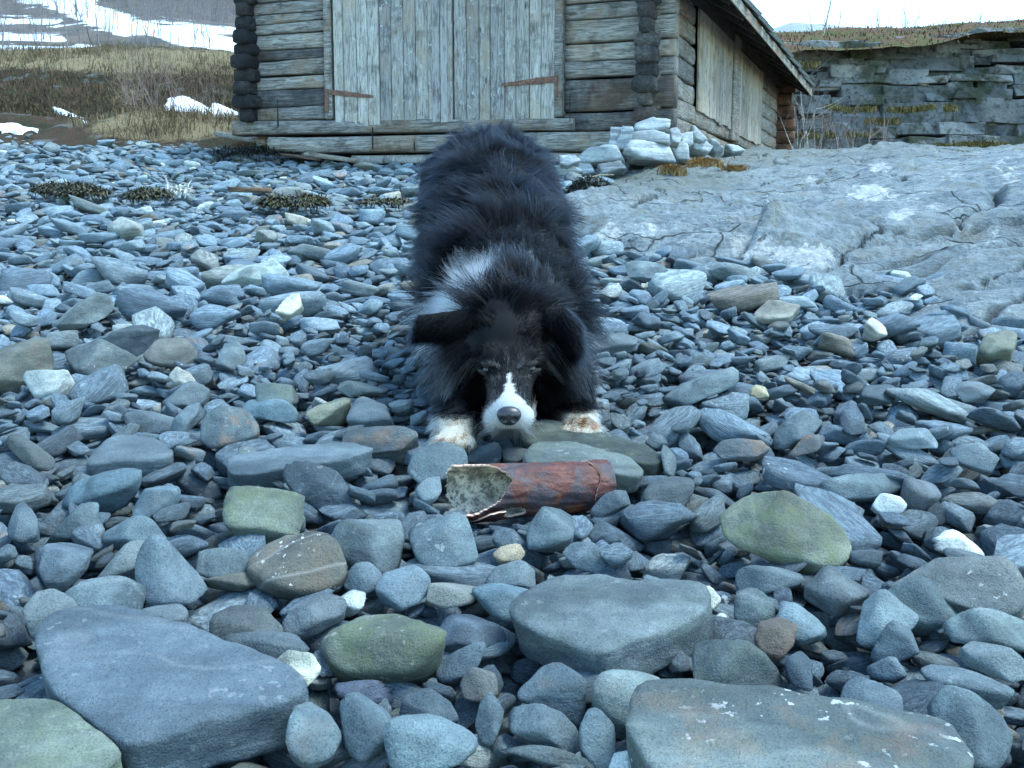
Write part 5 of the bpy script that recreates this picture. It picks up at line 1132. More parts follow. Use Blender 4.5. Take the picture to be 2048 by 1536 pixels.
# ------------------------------------------------------------------ seaweed, driftwood and debris on the upper beach
def weed_mat(name, c0, c1):
    t = NT(name, .45); P = t.pos(); return t.done(t.mix(t.ramp(t.noise(P, 40, 4), [(.4, 0), (.62, 1)]), c0, c1), None, None, .5)
M_WEED = weed_mat('seaweed', (.018, .018, .012), (.11, .095, .04)); M_WEEDG = weed_mat('dark_seaweed', (.012, .016, .016), (.05, .058, .045)); M_BONE = weed_mat('bleached', (.55, .55, .5), (.75, .74, .7))
def clump(name, px, py, wpx, hpx, seed, mat, label, cat, n=3000, lift=.01, ln=.05, on=None):
    rng = np.random.default_rng(seed); g = ground_hit(px, py + hpx * .35, .03) if on is None else on; sc = g[1] / FPX; a = wpx / 2 * sc * 1.15; hh = hpx * sc * .5; mb = MB()
    th = rng.uniform(0, 6.28, n); r = np.sqrt(rng.random(n)); dens = []
    V = []; F = []
    for i in range(n):
        x = a * r[i] * math.cos(th[i]); y = a * .75 * r[i] * math.sin(th[i]); z = hh * (1 - r[i] ** 2) * rng.uniform(.2, 1) * (.7 + .5 * vnoise(np.array((x * 9, y * 9, seed)))) + .136 * y
        d = rng.normal(0, 1, 3); d[2] *= .2; d /= np.linalg.norm(d); l = ln * rng.uniform(.4, 1.3); w = .0035 * rng.uniform(.5, 1.6); u = np.cross(d, (0, 0, 1)); u /= np.linalg.norm(u) + 1e-9; p = np.array((x, y, z + lift)); b = len(V)
        m = p + d * l * .5 + np.array((0, 0, .012)); e = p + d * l
        V += [p - u * w, p + u * w, m + u * w * 1.2, m - u * w * 1.2, e + u * w * .3, e - u * w * .3]; F += [(b, b + 1, b + 2, b + 3), (b + 3, b + 2, b + 4, b + 5)]
    o = link(name, mesh_from(name, V, F, (mat,), False)); o.location = tuple(g); o['label'] = label; o['category'] = cat
    return o
clump('seaweed_clump', 115, 372, 80, 42, 1, M_WEED, 'brown heap of dried seaweed at the far left of the beach', 'seaweed')['group'] = 'seaweed heaps along the tide line'
clump('seaweed_clump', 165, 378, 90, 38, 2, M_WEED, 'wider brown heap of seaweed touching the far left one', 'seaweed')['group'] = 'seaweed heaps along the tide line'
clump('seaweed_clump', 295, 385, 78, 36, 3, M_WEED, 'brown heap of seaweed left of the small white debris', 'seaweed')['group'] = 'seaweed heaps along the tide line'
clump('seaweed_clump', 585, 396, 120, 44, 4, M_WEED, 'dark seaweed heap closest to the dog on its left', 'seaweed', 5000)['group'] = 'seaweed heaps along the tide line'
clump('seaweed_clump', 770, 405, 90, 14, 5, M_WEED, 'thin flat strip of yellowish seaweed left of the dog', 'seaweed', 700)['group'] = 'seaweed heaps along the tide line'
_w = at(1192, 398, 6.0); _w[2] = max(float(ground_z(_w[0], _w[1])) + max(float(outcrop_final(_w[0], _w[1])), .03), _w[2])
clump('seaweed_clump', 1192, 385, 105, 90, 6, M_WEEDG, 'black wet seaweed heap right behind the dog', 'seaweed', 6000, on=_w)['group'] = 'seaweed heaps along the tide line'
clump('debris_pile', 520, 300, 170, 20, 7, M_WEEDG, 'dark rotting weed and twigs along the boathouse sill', 'debris', 3000, .01, .1)
clump('bleached_debris', 357, 380, 44, 26, 8, M_BONE, 'small spiky heap of white bleached debris among the stones', 'debris', 160, .01, .10)
M_DRIFT = wood_material('driftwood', (.4, .37, .31), (.25, .22, .18), (.36, .28, .2), 'x'); M_DRIFTB = wood_material('brown_driftwood', (.26, .17, .11), (.13, .085, .06), (.24, .14, .08), 'x')
def driftwood(pa, pb, w, th, mat, label, off=.05, name='driftwood', cat='driftwood'):
    A = ground_hit(*pa, off); B = ground_hit(*pb, off); d = B - A; L = np.linalg.norm(d); o = link(name, log_mesh(0, L, -th / 2, th / 2, -w / 2, w / 2, mat, 'x', L, .006, 6))
    o.location = tuple(A); o.rotation_euler = (0, -math.asin(d[2] / L), math.atan2(d[1], d[0])); o['label'] = label; o['category'] = cat; o['group'] = 'driftwood on the upper beach'; return o
driftwood((440, 268), (540, 285), .12, .05, M_DRIFT, 'pale broken board lying by the boathouse left corner', .12)
driftwood((590, 303), (705, 322), .08, .035, M_DRIFT, 'long thin board on the shingle in front of the sill')
driftwood((460, 379), (540, 382), .05, .035, M_DRIFTB, 'brown stick lying left of the dark seaweed heap')
driftwood((560, 308), (640, 318), .05, .03, M_DRIFTB, 'dark stick below the boathouse doors on the left')
def twig(pa, pb, Y, lab):
    A = at(*pa, Y); B = at(*pb, Y - .15); V, F = tube([A, (A + B) / 2 + np.array((0, 0, .01)), B], [.009, .008, .006]); C = np.mean(V, 0)
    o = link('stick', mesh_from('stick', np.array(V) - C, F, (M_DRIFT,))); o.location = tuple(C); o['label'] = lab; o['category'] = 'stick'
twig((1178, 357), (1228, 350), 7.0, 'pale thin stick on the rock below the foundation stones, upper one'); twig((1218, 386), (1256, 379), 6.2, 'pale thin stick beside the black seaweed heap')
# grey plank-like stone slab by the left corner, tufts of orange grass on the bedrock
for k, (px, py, w, Y) in enumerate([(1345, 345, 45, 7.35), (1415, 318, 60, 8.3), (1470, 332, 40, 7.6), (1395, 328, 30, 7.9)]):
    rng = np.random.default_rng(120 + k); p0 = at(px, py, Y); x0, y0 = p0[0], p0[1]; n = 900; pts = []
    for _ in range(n):
        x = x0 + rng.normal(0, w / FPX * Y * .2); y = y0 + rng.normal(0, .06); pts.append((x - x0, y - y0, float(ground_z(x, y)) + float(outcrop_final(x, y)) + .01 - p0[2]))
    gv, gf = blades(np.array(pts), .02, .07, rng, 1.8, .004); o = link('grass_tuft', mesh_from('grass_tuft', gv, gf, (grass_mat('orange_grass', (.2, .13, .06), (.44, .3, .14)),), False)); o.location = tuple(p0)
    o['label'] = ['orange dry grass tuft hanging over the bedrock edge', 'dry grass tuft at the foot of the boathouse side wall', 'yellow grass tuft on the bedrock crest', 'small dry grass tuft behind the foundation stones'][k]; o['category'] = 'grass tuft'; o['group'] = 'grass tufts on the bedrock'
# ------------------------------------------------------------------ the dog: one continuous body, fur as hair curves
DOG_BASE = np.array((-.02, 2.3, float(ground_z(-.02, 2.3)) + .01))
def dog_body():
    S = []   # (centre, radii)
    def ball(c, r): S.append((np.array(c, float), np.array(r, float) if hasattr(r, '__len__') else np.array((r, r, r), float)))
    def limb(pts):
        for (p, r), (q, s) in zip(pts[:-1], pts[1:]):
            p = np.array(p, float); q = np.array(q, float); n = max(3, int(np.linalg.norm(q - p) / (min(r, s) * .35)))
            for k in range(n + 1): t = k / n; ball(p + (q - p) * t, r + (s - r) * t)
    ball((-.02, 2.27, .525), (.137, .17, .15)); ball((-.02, 2.36, .57), (.137, .15, .15)); ball((-.028, 2.46, .63), (.13, .14, .14)); ball((-.035, 2.56, .70), (.133, .13, .13)); ball((-.046, 2.66, .757), (.14, .12, .12)); ball((-.052, 2.75, .785), (.14, .11, .12))
    ball((-.015, 2.17, .49), (.11, .12, .12))
    limb([((-.015, 2.18, .545), .105), ((-.006, 2.07, .515), .09), ((0, 2.0, .49), .08)])
    # head: skull, cheeks, brow, muzzle, jaw
    ball((-.001, 1.975, .463), (.074, .082, .070)); ball((-.062, 1.975, .43), (.052, .055, .06)); ball((.062, 1.975, .43), (.052, .055, .06)); ball((-.066, 1.985, .385), (.045, .05, .05)); ball((.066, 1.985, .385), (.045, .05, .05))
    ball((-.034, 1.905, .446), (.024, .026, .017)); ball((.032, 1.905, .446), (.024, .026, .017))
    limb([((-.002, 1.92, .425), .047), ((-.004, 1.87, .388), .040), ((-.005, 1.815, .356), .034)])
    ball((-.022, 1.828, .345), (.028, .036, .027)); ball((.012, 1.828, .345), (.028, .036, .027)); ball((-.005, 1.845, .338), (.02, .04, .017)); ball((-.004, 1.90, .365), (.04, .05, .035))
    # front legs, low as in a play bow
    for sx, paw in ((-1, (-.101, 1.872, .297)), (1, (.124, 1.94, .302))):
        px_, py_, pz_ = paw; g = pz_
        limb([((-.015 + sx * .085, 2.25, .50), .075), ((-.012 + sx * .10, 2.28, .425), .052), ((px_ * .6 + sx * .035, 2.12, .375), .040), ((px_, py_ + .07, pz_ + .035), .031), ((px_, py_ + .02, pz_ + .015), .033)])
        ball((px_, py_, pz_ + .004), (.034, .045, .026))
        for q, off_ in enumerate((-.027, -.010, .010, .027)): ball((px_ + off_, py_ - .038 - (.008 if q in (1, 2) else 0), pz_ - .004), (.0125, .02, .017))
    # hind legs
    for sx in (-1, 1):
        x = -.055 + sx * .095
        limb([((-.055 + sx * .06, 2.74, .76), .105), ((x, 2.66, .61), .07), ((x, 2.83, .49), .034), ((x, 2.80, .42), .028), ((x, 2.77, .405), .03)]); ball((x, 2.73, .40), (.033, .05, .024))
        for off_ in (-.022, 0, .022): ball((x + off_, 2.69, .395), (.012, .02, .015))
    limb([((-.056, 2.84, .80), .045), ((-.056, 2.91, .70), .035), ((-.05, 2.94, .56), .028), ((-.04, 2.97, .47), .018)])
    V0, F0 = ico(2 + 1); V = []; F = []
    for c, r in S: b = len(V); V += list(V0 * r + c); F += [tuple(i + b for i in f) for f in F0]
    return np.array(V), F
bv, bf = dog_body()
tmp = bpy.data.objects.new('dog_tmp', mesh_from('dog_tmp', bv - DOG_BASE, bf)); col.objects.link(tmp)
rm = tmp.modifiers.new('r', 'REMESH'); rm.mode = 'VOXEL'; rm.voxel_size = .0062
sm = tmp.modifiers.new('s', 'SMOOTH'); sm.factor = .5; sm.iterations = 5
dg = bpy.context.evaluated_depsgraph_get(); dog_me = bpy.data.meshes.new_from_object(tmp.evaluated_get(dg)); bpy.data.objects.remove(tmp); dog_me.name = 'dog'
dog_me.polygons.foreach_set('use_smooth', [True] * len(dog_me.polygons))
nv = len(dog_me.vertices); DV = np.empty(nv * 3); dog_me.vertices.foreach_get('co', DV); DV = DV.reshape(-1, 3) + DOG_BASE
DN = np.empty(nv * 3); dog_me.vertices.foreach_get('normal', DN); DN = DN.reshape(-1, 3)
def smooth01(x, a, b): t = np.clip((x - a) / (b - a), 0, 1); return t * t * (3 - 2 * t)
MUZ = [(962, 842), (968, 822), (990, 803), (1005, 787), (1012, 764), (1015, 744), (1020, 744), (1025, 764), (1033, 787), (1050, 803), (1068, 822), (1076, 842), (1068, 890), (972, 890)]
COLLAR = [(856, 700), (864, 650), (886, 606), (925, 572), (960, 556), (968, 572), (935, 605), (908, 645), (890, 690), (872, 715)]
COLLAR2 = [(860, 705), (868, 645), (885, 600), (912, 565), (948, 540), (985, 526), (1000, 534), (988, 552), (960, 582), (935, 614), (912, 652), (892, 705)]
def coat(P, N, rng):
    """colour of the coat at surface points P: black with white collar, blaze, muzzle and paws"""
    n = len(P); px, py, dep = project(P); tocam = np.array((0, 0, CAMZ)) - P; tocam /= np.linalg.norm(tocam, axis=1, keepdims=True); facing = (N * tocam).sum(1) > -.25
    u = rng.random(n); jx = px + rng.normal(0, 5, n); jy = py + rng.normal(0, 6, n)
    c = np.array((.0036, .0042, .0055)) * (1 + .8 * rng.random((n, 1))); br = rng.random(n) < .12; c[br] = (.02, .014, .011)
    head = (P[:, 1] < 2.06) & (P[:, 2] > .31) & ~((np.abs(P[:, 0]) > .065) & (P[:, 2] < .37))
    def put(m, base, var=.15):
        m = m & facing
        if m.any(): c[m] = np.array(base) * (1 + var * rng.normal(0, 1, (m.sum(), 1)))
    # brownish guard hair low on the flanks
    put((P[:, 1] > 2.05) & (py > 640) & ((px < 875) | (px > 1145)) & (u < .55), (.10, .06, .045), .25)
    put(head & in_poly(jx, jy, MUZ) & (P[:, 1] < 1.93), (.68, .69, .70), .06)
    put(head & (np.abs(jx - 1016) < 3) & (py > 700) & (py < 748) & (u < .6), (.3, .3, .32), .2)
    gm = head & (P[:, 1] < 1.93) & (py > 755) & (np.abs(px - 1020) < 75) & ~in_poly(px, py, MUZ); put(gm & (u < .7), (.03, .03, .034), .4); put(gm & (u < .28), (.14, .14, .15), .3); put(gm & (px < 1000) & (u > .85), (.09, .065, .045), .3)
    for ex in (962, 1068): put(head & (np.hypot((px - ex) / 32, (py - 722) / 13) < 1) & (u < .5), (.3, .31, .33), .2)
    put(head & (P[:, 2] > .42) & (u > .7), (.03, .025, .023), .4); put(head & (P[:, 2] > .42) & (u > .93), (.1, .1, .105), .3); put(head & (px < 935) & (py > 680) & (py < 775) & (u < .12), (.3, .31, .3), .2); put(head & (px > 1085) & (py > 650) & (py < 700) & (u < .1), (.3, .31, .33), .2)  # crown hairs tinted lighter: painted sheen of lit strands; grey flecks on the cheeks
    # white stained paws and fore legs
    for sx, q in ((-1, (-.101, 1.872, .297)), (1, (.124, 1.94, .302))):
        d = np.linalg.norm((P - np.array(q)) * np.array((1, .7, .8)), axis=1); m = (d < .08) & (P[:, 2] < .34)
        w = m & (u < .8); c[w] = np.array((.66, .63, .56)) * (1 + .1 * rng.normal(0, 1, (w.sum(), 1))); w = m & (u >= .8); c[w] = np.array((.3, .16, .09)) * (1 + .2 * rng.normal(0, 1, (w.sum(), 1)))
        gap = np.min(np.abs((P[:, 0] - q[0])[:, None] - np.array((-.0185, 0, .0185))[None]), axis=1) < .0045; w = (d < .07) & (P[:, 1] < q[1] - .02) & gap & (u < .85); c[w] = np.array((.13, .06, .04)); w = (d < .055) & (P[:, 1] < q[1] - .03) & (P[:, 2] < .3) & (u < .4); c[w] = np.array((.28, .15, .10))
    return np.clip(c, .004, .9)
def skin_mat():
    t = NT('dog_skin', .8); return t.done(t.mix(1, t.attr('fcol'), (.8, .8, .8), 'MULTIPLY'), None, None, .2)
a = dog_me.attributes.new('fcol', 'FLOAT_COLOR', 'POINT'); cc = coat(DV, DN, np.random.default_rng(1)); _px, _py, _d = project(DV); _m = in_poly(_px, _py, MUZ) & (DV[:, 1] < 1.93); _cl = in_poly(_px, _py, COLLAR) & (DV[:, 1] > 2.03) & (DV[:, 1] < 2.5); _pw = (DV[:, 2] < .33) & (DV[:, 1] < 2.05) & (np.abs(DV[:, 0]) > .06); cc[:] = (.006, .006, .007); cc[_m] = (.5, .5, .51); cc[_cl] = (.6, .6, .61); cc[_pw] = (.5, .46, .38); a.data.foreach_set('color', np.c_[cc, np.ones(nv)].astype(np.float32).ravel())
dog_me.materials.clear(); dog_me.materials.append(skin_mat())
dog = link('dog', dog_me); dog.location = tuple(DOG_BASE); dog['label'] = 'shaggy black and white herding dog bowing down towards the hollow tube'; dog['category'] = 'dog'
def fur_mat():
    m = bpy.data.materials.new('fur'); m.use_nodes = True; nt = m.node_tree; nt.nodes.clear(); o = nt.nodes.new('ShaderNodeOutputMaterial'); h = nt.nodes.new('ShaderNodeBsdfHairPrincipled')
    h.parametrization = 'COLOR'; at_ = nt.nodes.new('ShaderNodeAttribute'); at_.attribute_name = 'fcol'; nt.links.new(at_.outputs['Color'], h.inputs['Color']); h.inputs['Roughness'].default_value = .38; h.inputs['Radial Roughness'].default_value = .45; h.inputs['Random Roughness'].default_value = .2; h.inputs['IOR'].default_value = 1.09
    nt.links.new(h.outputs[0], o.inputs[0]); return m
M_FUR = fur_mat()
def make_fur(name, pts, rad_root, colors, parent):
    """pts: N x K x 3 (parent space)"""
    N, K, _ = pts.shape; cu = bpy.data.hair_curves.new(name); cu.add_curves([K] * N)
    cu.attributes['position'].data.foreach_set('vector', pts.astype(np.float32).ravel())
    ra = cu.attributes.get('radius') or cu.attributes.new('radius', 'FLOAT', 'POINT'); prof = np.linspace(1, .15, K) ** .8
    ra.data.foreach_set('value', (np.asarray(rad_root)[:, None] * prof[None]).astype(np.float32).ravel())
    ca = cu.attributes.new('fcol', 'FLOAT_COLOR', 'CURVE'); ca.data.foreach_set('color', np.c_[colors, np.ones(N)].astype(np.float32).ravel())
    cu.materials.append(M_FUR); o = bpy.data.objects.new(name, cu); col.objects.link(o); o.parent = parent; return o
def sample_surface(me, offs, n, weight, rng):
    me.calc_loop_triangles(); T = np.empty(len(me.loop_triangles) * 3, int); me.loop_triangles.foreach_get('vertices', T); T = T.reshape(-1, 3)
    Vv = np.empty(len(me.vertices) * 3); me.vertices.foreach_get('co', Vv); Vv = Vv.reshape(-1, 3) + offs; Nn = np.empty(len(me.vertices) * 3); me.vertices.foreach_get('normal', Nn); Nn = Nn.reshape(-1, 3)
    A, B, C = Vv[T[:, 0]], Vv[T[:, 1]], Vv[T[:, 2]]; ar = .5 * np.linalg.norm(np.cross(B - A, C - A), axis=1); cen = (A + B + C) / 3; nn = Nn[T].mean(1)
    w = ar * weight(cen, nn); ti = rng.choice(len(T), n, p=w / w.sum()); r1 = np.sqrt(rng.random(n))[:, None]; r2 = rng.random(n)[:, None]
    P = A[ti] * (1 - r1) + B[ti] * r1 * (1 - r2) + C[ti] * r1 * r2; N = nn[ti]; return P, N / np.linalg.norm(N, axis=1, keepdims=True)
def unit(v): return v / (np.linalg.norm(v, axis=1, keepdims=True) + 1e-9)
def nz3(P, f, s): return np.stack([fbm(P * f + s, 2), fbm(P * f + s + 31, 2), fbm(P * f + s + 67, 2)], 1)
NOSE = np.array((-.005, 1.785, .352))
def dog_fur():
    rng = np.random.default_rng(77)
    def wt(c, n):
        tc = unit(np.array((0, 0, CAMZ)) - c); f = (n * tc).sum(1); w = np.where(f > -.35, 1.0, .22); w = w * np.where(c[:, 1] < 2.05, 2.2, 1.0) * np.where((c[:, 1] < 1.93) & (c[:, 2] > .32), 2.0, 1); return w
    P, N = sample_surface(dog_me, DOG_BASE, 120000, wt, rng); n = len(P); px, py, dep = project(P)
    y = P[:, 1]; z = P[:, 2]; x = P[:, 0]
    headw = 1 - smooth01(y, 2.0, 2.08); headw *= smooth01(z, .31, .335); legm = smooth01(np.abs(x), .055, .075) * (1 - smooth01(z, .37, .40)) * smooth01(y, 1.88, 1.92) * (y < 2.45); headw *= 1 - legm
    muz = (1 - smooth01(y, 1.87, 1.93)) * headw
    pawl = np.zeros(n)
    for q in ((-.101, 1.872, .297), (.124, 1.94, .302)): pawl = np.maximum(pawl, 1 - smooth01(np.linalg.norm((P - np.array(q)) * np.array((1, .7, 1)), axis=1), .05, .1))
    pawl *= (z < .36)
    hl = 1 - smooth01(z, .5, .6); hl *= smooth01(y, 2.55, 2.62)
    # lengths
    L = np.full(n, .056); L = L - .02 * smooth01(y, 2.42, 2.6); ruff = np.exp(-((y - 2.12) / .1) ** 2) * smooth01(z, .48, .56); L = L + .02 * ruff
    side = smooth01(np.abs(x + .02), .07, .13); lowb = (1 - smooth01(z, .42, .5)) * smooth01(y, 2.04, 2.1); L = L * (1 - .62 * lowb)
    fh = .018 + .014 * smooth01(y, 1.92, 1.97) + .018 * smooth01(np.abs(x), .045, .085) + .02 * smooth01(z, .50, .54) + .012 * (1 - smooth01(z, .36, .41)) * smooth01(y, 1.9, 1.95)
    L = L * (1 - headw) + fh * headw; L = L * (1 - muz) + (.010 + .012 * (1 - smooth01(z, .315, .335))) * muz
    L = L * (1 - legm) + .016 * legm; L = L * (1 - pawl) + .016 * pawl; L = L * (1 - .5 * hl); L *= rng.uniform(.65, 1.15, n)
    # flow
    f = np.zeros((n, 3)); f[:, 1] = .9; f[:, 2] = -.35; f[:, 0] = .5 * np.sign(x + .03) * side
    fr = unit(P - np.array((0, 2.0, .44))); fr[:, 1] += .8; fr[:, 2] += .1; fr[:, 0] *= .5
    f = f * (1 - ruff[:, None]) + fr * ruff[:, None]
    f = f * (1 - lowb[:, None]) + np.array((0, .25, -1.0)) * lowb[:, None]
    fhd = unit(P - NOSE); lat = smooth01(np.abs(x), .03, .08); fhd[:, 2] -= 2.0 * lat * smooth01(.52 - z, 0, .06); fhd[:, 0] += .25 * np.sign(x) * lat
    f = f * (1 - headw[:, None]) + fhd * headw[:, None]
    fp = np.zeros((n, 3)); fp[:, 1] = -.5; fp[:, 2] = -.9; fp[:, 0] = .3 * np.sign(rng.normal(0, 1, n)); f = f * (1 - pawl[:, None]) + fp * pawl[:, None]
    f = f * (1 - legm[:, None]) + np.array((0, .2, -1.0)) * legm[:, None] * (1 - pawl[:, None]) + fp * (legm * pawl)[:, None]
    f = f * (1 - hl[:, None]) + np.array((0, .2, -1.0)) * hl[:, None]
    swirl = nz3(P, 9, 3) * (.75 * (1 - headw) * (1 - .5 * smooth01(y, 2.45, 2.6)) + .25 * headw)[:, None]; f = f + swirl
    t = f - N * (f * N).sum(1, keepdims=True); t = unit(t)
    lift = .55 * (1 - headw) + .32 * headw; lift = lift * (1 - .45 * lowb); lift = lift + .22 * headw * smooth01(z, .45, .5); lift = lift * (1 - legm) + .25 * legm; lift = lift * (1 - muz) + .3 * muz; lift = lift * (1 - pawl) + .4 * pawl; lift = lift + .25 * smooth01(z, .78, .9) * (y > 2.5)
    d0 = unit(N * lift[:, None] + t * (1 - .45 * lift)[:, None] + nz3(P, 30, 9) * .28 + rng.normal(0, .09, (n, 3)))
    # clumps
    jc = P + .004 * rng.normal(0, 1, (n, 3)); cell = np.floor(jc / np.where(y < 2.02, .014, .021)[:, None] + 300).astype(int); key = cell[:, 0] * 1000003 + cell[:, 1] * 1009 + cell[:, 2]; _, inv = np.unique(key, return_inverse=True); cnt = np.bincount(inv)
    cen = np.stack([np.bincount(inv, P[:, k]) / cnt for k in range(3)], 1)[inv]; cd = unit(np.stack([np.bincount(inv, d0[:, k]) / cnt for k in range(3)], 1))[inv]; cl_len = rng.uniform(.75, 1.3, len(cnt))[inv]; L = L * (1 + (cl_len - 1) * (1 - muz))
    cd = unit(cd + rng.normal(0, .15, (len(cnt), 3))[inv]); camt = (.62 * (1 - headw) + .5 * headw) * (1 - muz) + .1 * muz
    K = 6; S = np.linspace(0, 1, K); out = np.empty((n, K, 3)); g = np.array((0, 0, -1.0)); bend = unit(nz3(cen, 14, 50)) * .5
    for k, s in enumerate(S):
        own = P - N * .002 + d0 * (L * s)[:, None] + (t * .35 + g * .22 * (1 - muz)[:, None] + bend * (1 - muz)[:, None]) * (L * s * s)[:, None]
        cl_ = cen + cd * (L * s)[:, None] + (t * .3 + g * .22 + bend) * (L * s * s)[:, None]; w = (camt * s ** 1.3)[:, None]
        out[:, k] = own * (1 - w) + cl_ * w
    colr = coat(P, N, rng); mpx, mpy, _ = project(out[:, 3]); tc = unit(np.array((0, 0, CAMZ)) - P); fc = ((N * tc).sum(1) > -.1) & (y > 2.0) & (z > .4)
    fc = ((N * tc).sum(1) > -.1) & (y > 1.985) & (z > .4); w = np.zeros(n, bool)
    for kk in (1, 2, 3, 4):
        qx, qy, _ = project(out[:, kk]); w |= in_poly(qx + rng.normal(0, 3, n), qy + rng.normal(0, 3, n), COLLAR2)
    w &= fc; colr[w] = np.array((.82, .83, .84)) * (1 + .05 * rng.normal(0, 1, (w.sum(), 1)))
    w = fc & (mpx > 900) & (mpx < 1065) & (np.abs(mpy - 522) < 26) & (fbm(np.stack([cen[:, 0] * 60, cen[:, 2] * 20, 0 * z], -1), 2) > .0) & (rng.random(n) < .7); colr[w] = np.array((.6, .61, .63))
    # flick white streaks stay clumped
    rad = np.where(muz > .5, .0005, .00062) * rng.uniform(.7, 1.25, n)
    make_fur('fur', out - DOG_BASE, rad, colr, dog)
dog_fur()
from mathutils.bvhtree import BVHTree
_bvh = BVHTree.FromPolygons([Vector(v) for v in DV], [tuple(p.vertices) for p in dog_me.polygons])
def dog_hit(px, py):
    d = Vector(ray(px, py)).normalized(); h = _bvh.ray_cast(Vector((0, 0, CAMZ)), d); return (np.array(h[0]), np.array(h[1])) if h[0] is not None else None
def gloss(name, c, r): t = NT(name, r); t.done(c, None, None, .6); return t.m
M_NOSE = gloss('nose_leather', (.022, .022, .026), .38); M_EYE = gloss('eye', (.014, .008, .006), .12); M_LID = gloss('eyelid', (.005, .005, .005), .9)
# nose with two nostrils
V0, F0 = ico(4); Vn = V0.copy(); sc = np.array((.0205, .014, .0165)); 
wide = 1 + .18 * Vn[:, 2]; Vn[:, 0] *= wide; Vn = Vn * sc
for sx in (-1, 1):
    q = np.array((sx * .0092, -.0112, -.0045)); d = np.linalg.norm((Vn - q) * np.array((1, .8, 1.3)), axis=1); Vn[:, 1] += .010 * np.exp(-(d / .0042) ** 2)
Vn[:, 1] += .003 * np.exp(-(Vn[:, 0] / .0016) ** 2) * (Vn[:, 2] < .004)
nc = at(1018, 832, 1.778); link('nose', mesh_from('nose', Vn + nc - DOG_BASE, F0, (M_NOSE,)), dog)
brow_pts = []; brow_col = []
for ex, ey, rot in ((975, 740, .42), (1062, 738, -.42)):
    h = dog_hit(ex, ey); tcam = unit(np.array([(0, 0, CAMZ) - h[0]]))[0]; p = h[0] - tcam * .0045; V0, F0 = ico(3)
    link('eye', mesh_from('eye', V0 * .0095 + p - DOG_BASE, F0, (M_EYE,)), dog)
    m = Matrix.Rotation(rot, 3, 'Y')
    for dz, sz in ((.0072, .0062), (-.0070, .0050)):
        lv = np.array([m @ Vector(v) for v in V0 * np.array((.0165, .0085, sz))]); off_ = np.array(m @ Vector((0, 0, dz)))
        link('eyelid', mesh_from('eyelid', lv + p + off_ + tcam * .002 - DOG_BASE, F0, (M_LID,)), dog)
    rb = np.random.default_rng(int(ex)); sgn = -1 if ex < 1018 else 1
    for k in range(420):
        a_ = rb.uniform(-1, 1); up_ = k < 300; b_ = (rb.uniform(9, 19) if up_ else -rb.uniform(8, 13)); qx = ex + a_ * 27 - sgn * 0; qy = ey - b_ * (1 - .35 * a_ * a_) + sgn * -a_ * 9
        hh = dog_hit(qx, qy)
        if hh is None: continue
        d_ = np.array((a_ * .6 + sgn * .35, .35, (.55 if up_ else -.5))) + hh[1] * .6 + rb.normal(0, .25, 3); d_ /= np.linalg.norm(d_); L_ = rb.uniform(.007, .015) * (1 if up_ else .7); S_ = np.linspace(0, 1, 6)
        brow_pts.append(hh[0][None] + d_[None] * (L_ * S_)[:, None] + np.array((0, .3, -.2))[None] * (L_ * S_ ** 2)[:, None]); g_ = rb.uniform(.08, .4) if rb.random() < .6 else .01; brow_col.append((g_, g_ * 1.02, g_ * 1.06))
# whisker and chin hairs
rb = np.random.default_rng(9)
for k in range(60):
    sgn = rb.choice((-1, 1)); hh = dog_hit(1018 + sgn * rb.uniform(20, 46), rb.uniform(832, 862))
    if hh is None: continue
    d_ = np.array((sgn * 1.0, -.25, -.25)) + hh[1] * .4 + rb.normal(0, .25, 3); d_ /= np.linalg.norm(d_); L_ = rb.uniform(.015, .04); S_ = np.linspace(0, 1, 6); brow_pts.append(hh[0][None] + d_[None] * (L_ * S_)[:, None] + np.array((0, 0, -.35))[None] * (L_ * S_ ** 2)[:, None]); g_ = rb.uniform(.3, .7); brow_col.append((g_, g_, g_))
make_fur('brow_hair', np.array(brow_pts) - DOG_BASE, np.full(len(brow_pts), .0004), np.array(brow_col), dog)
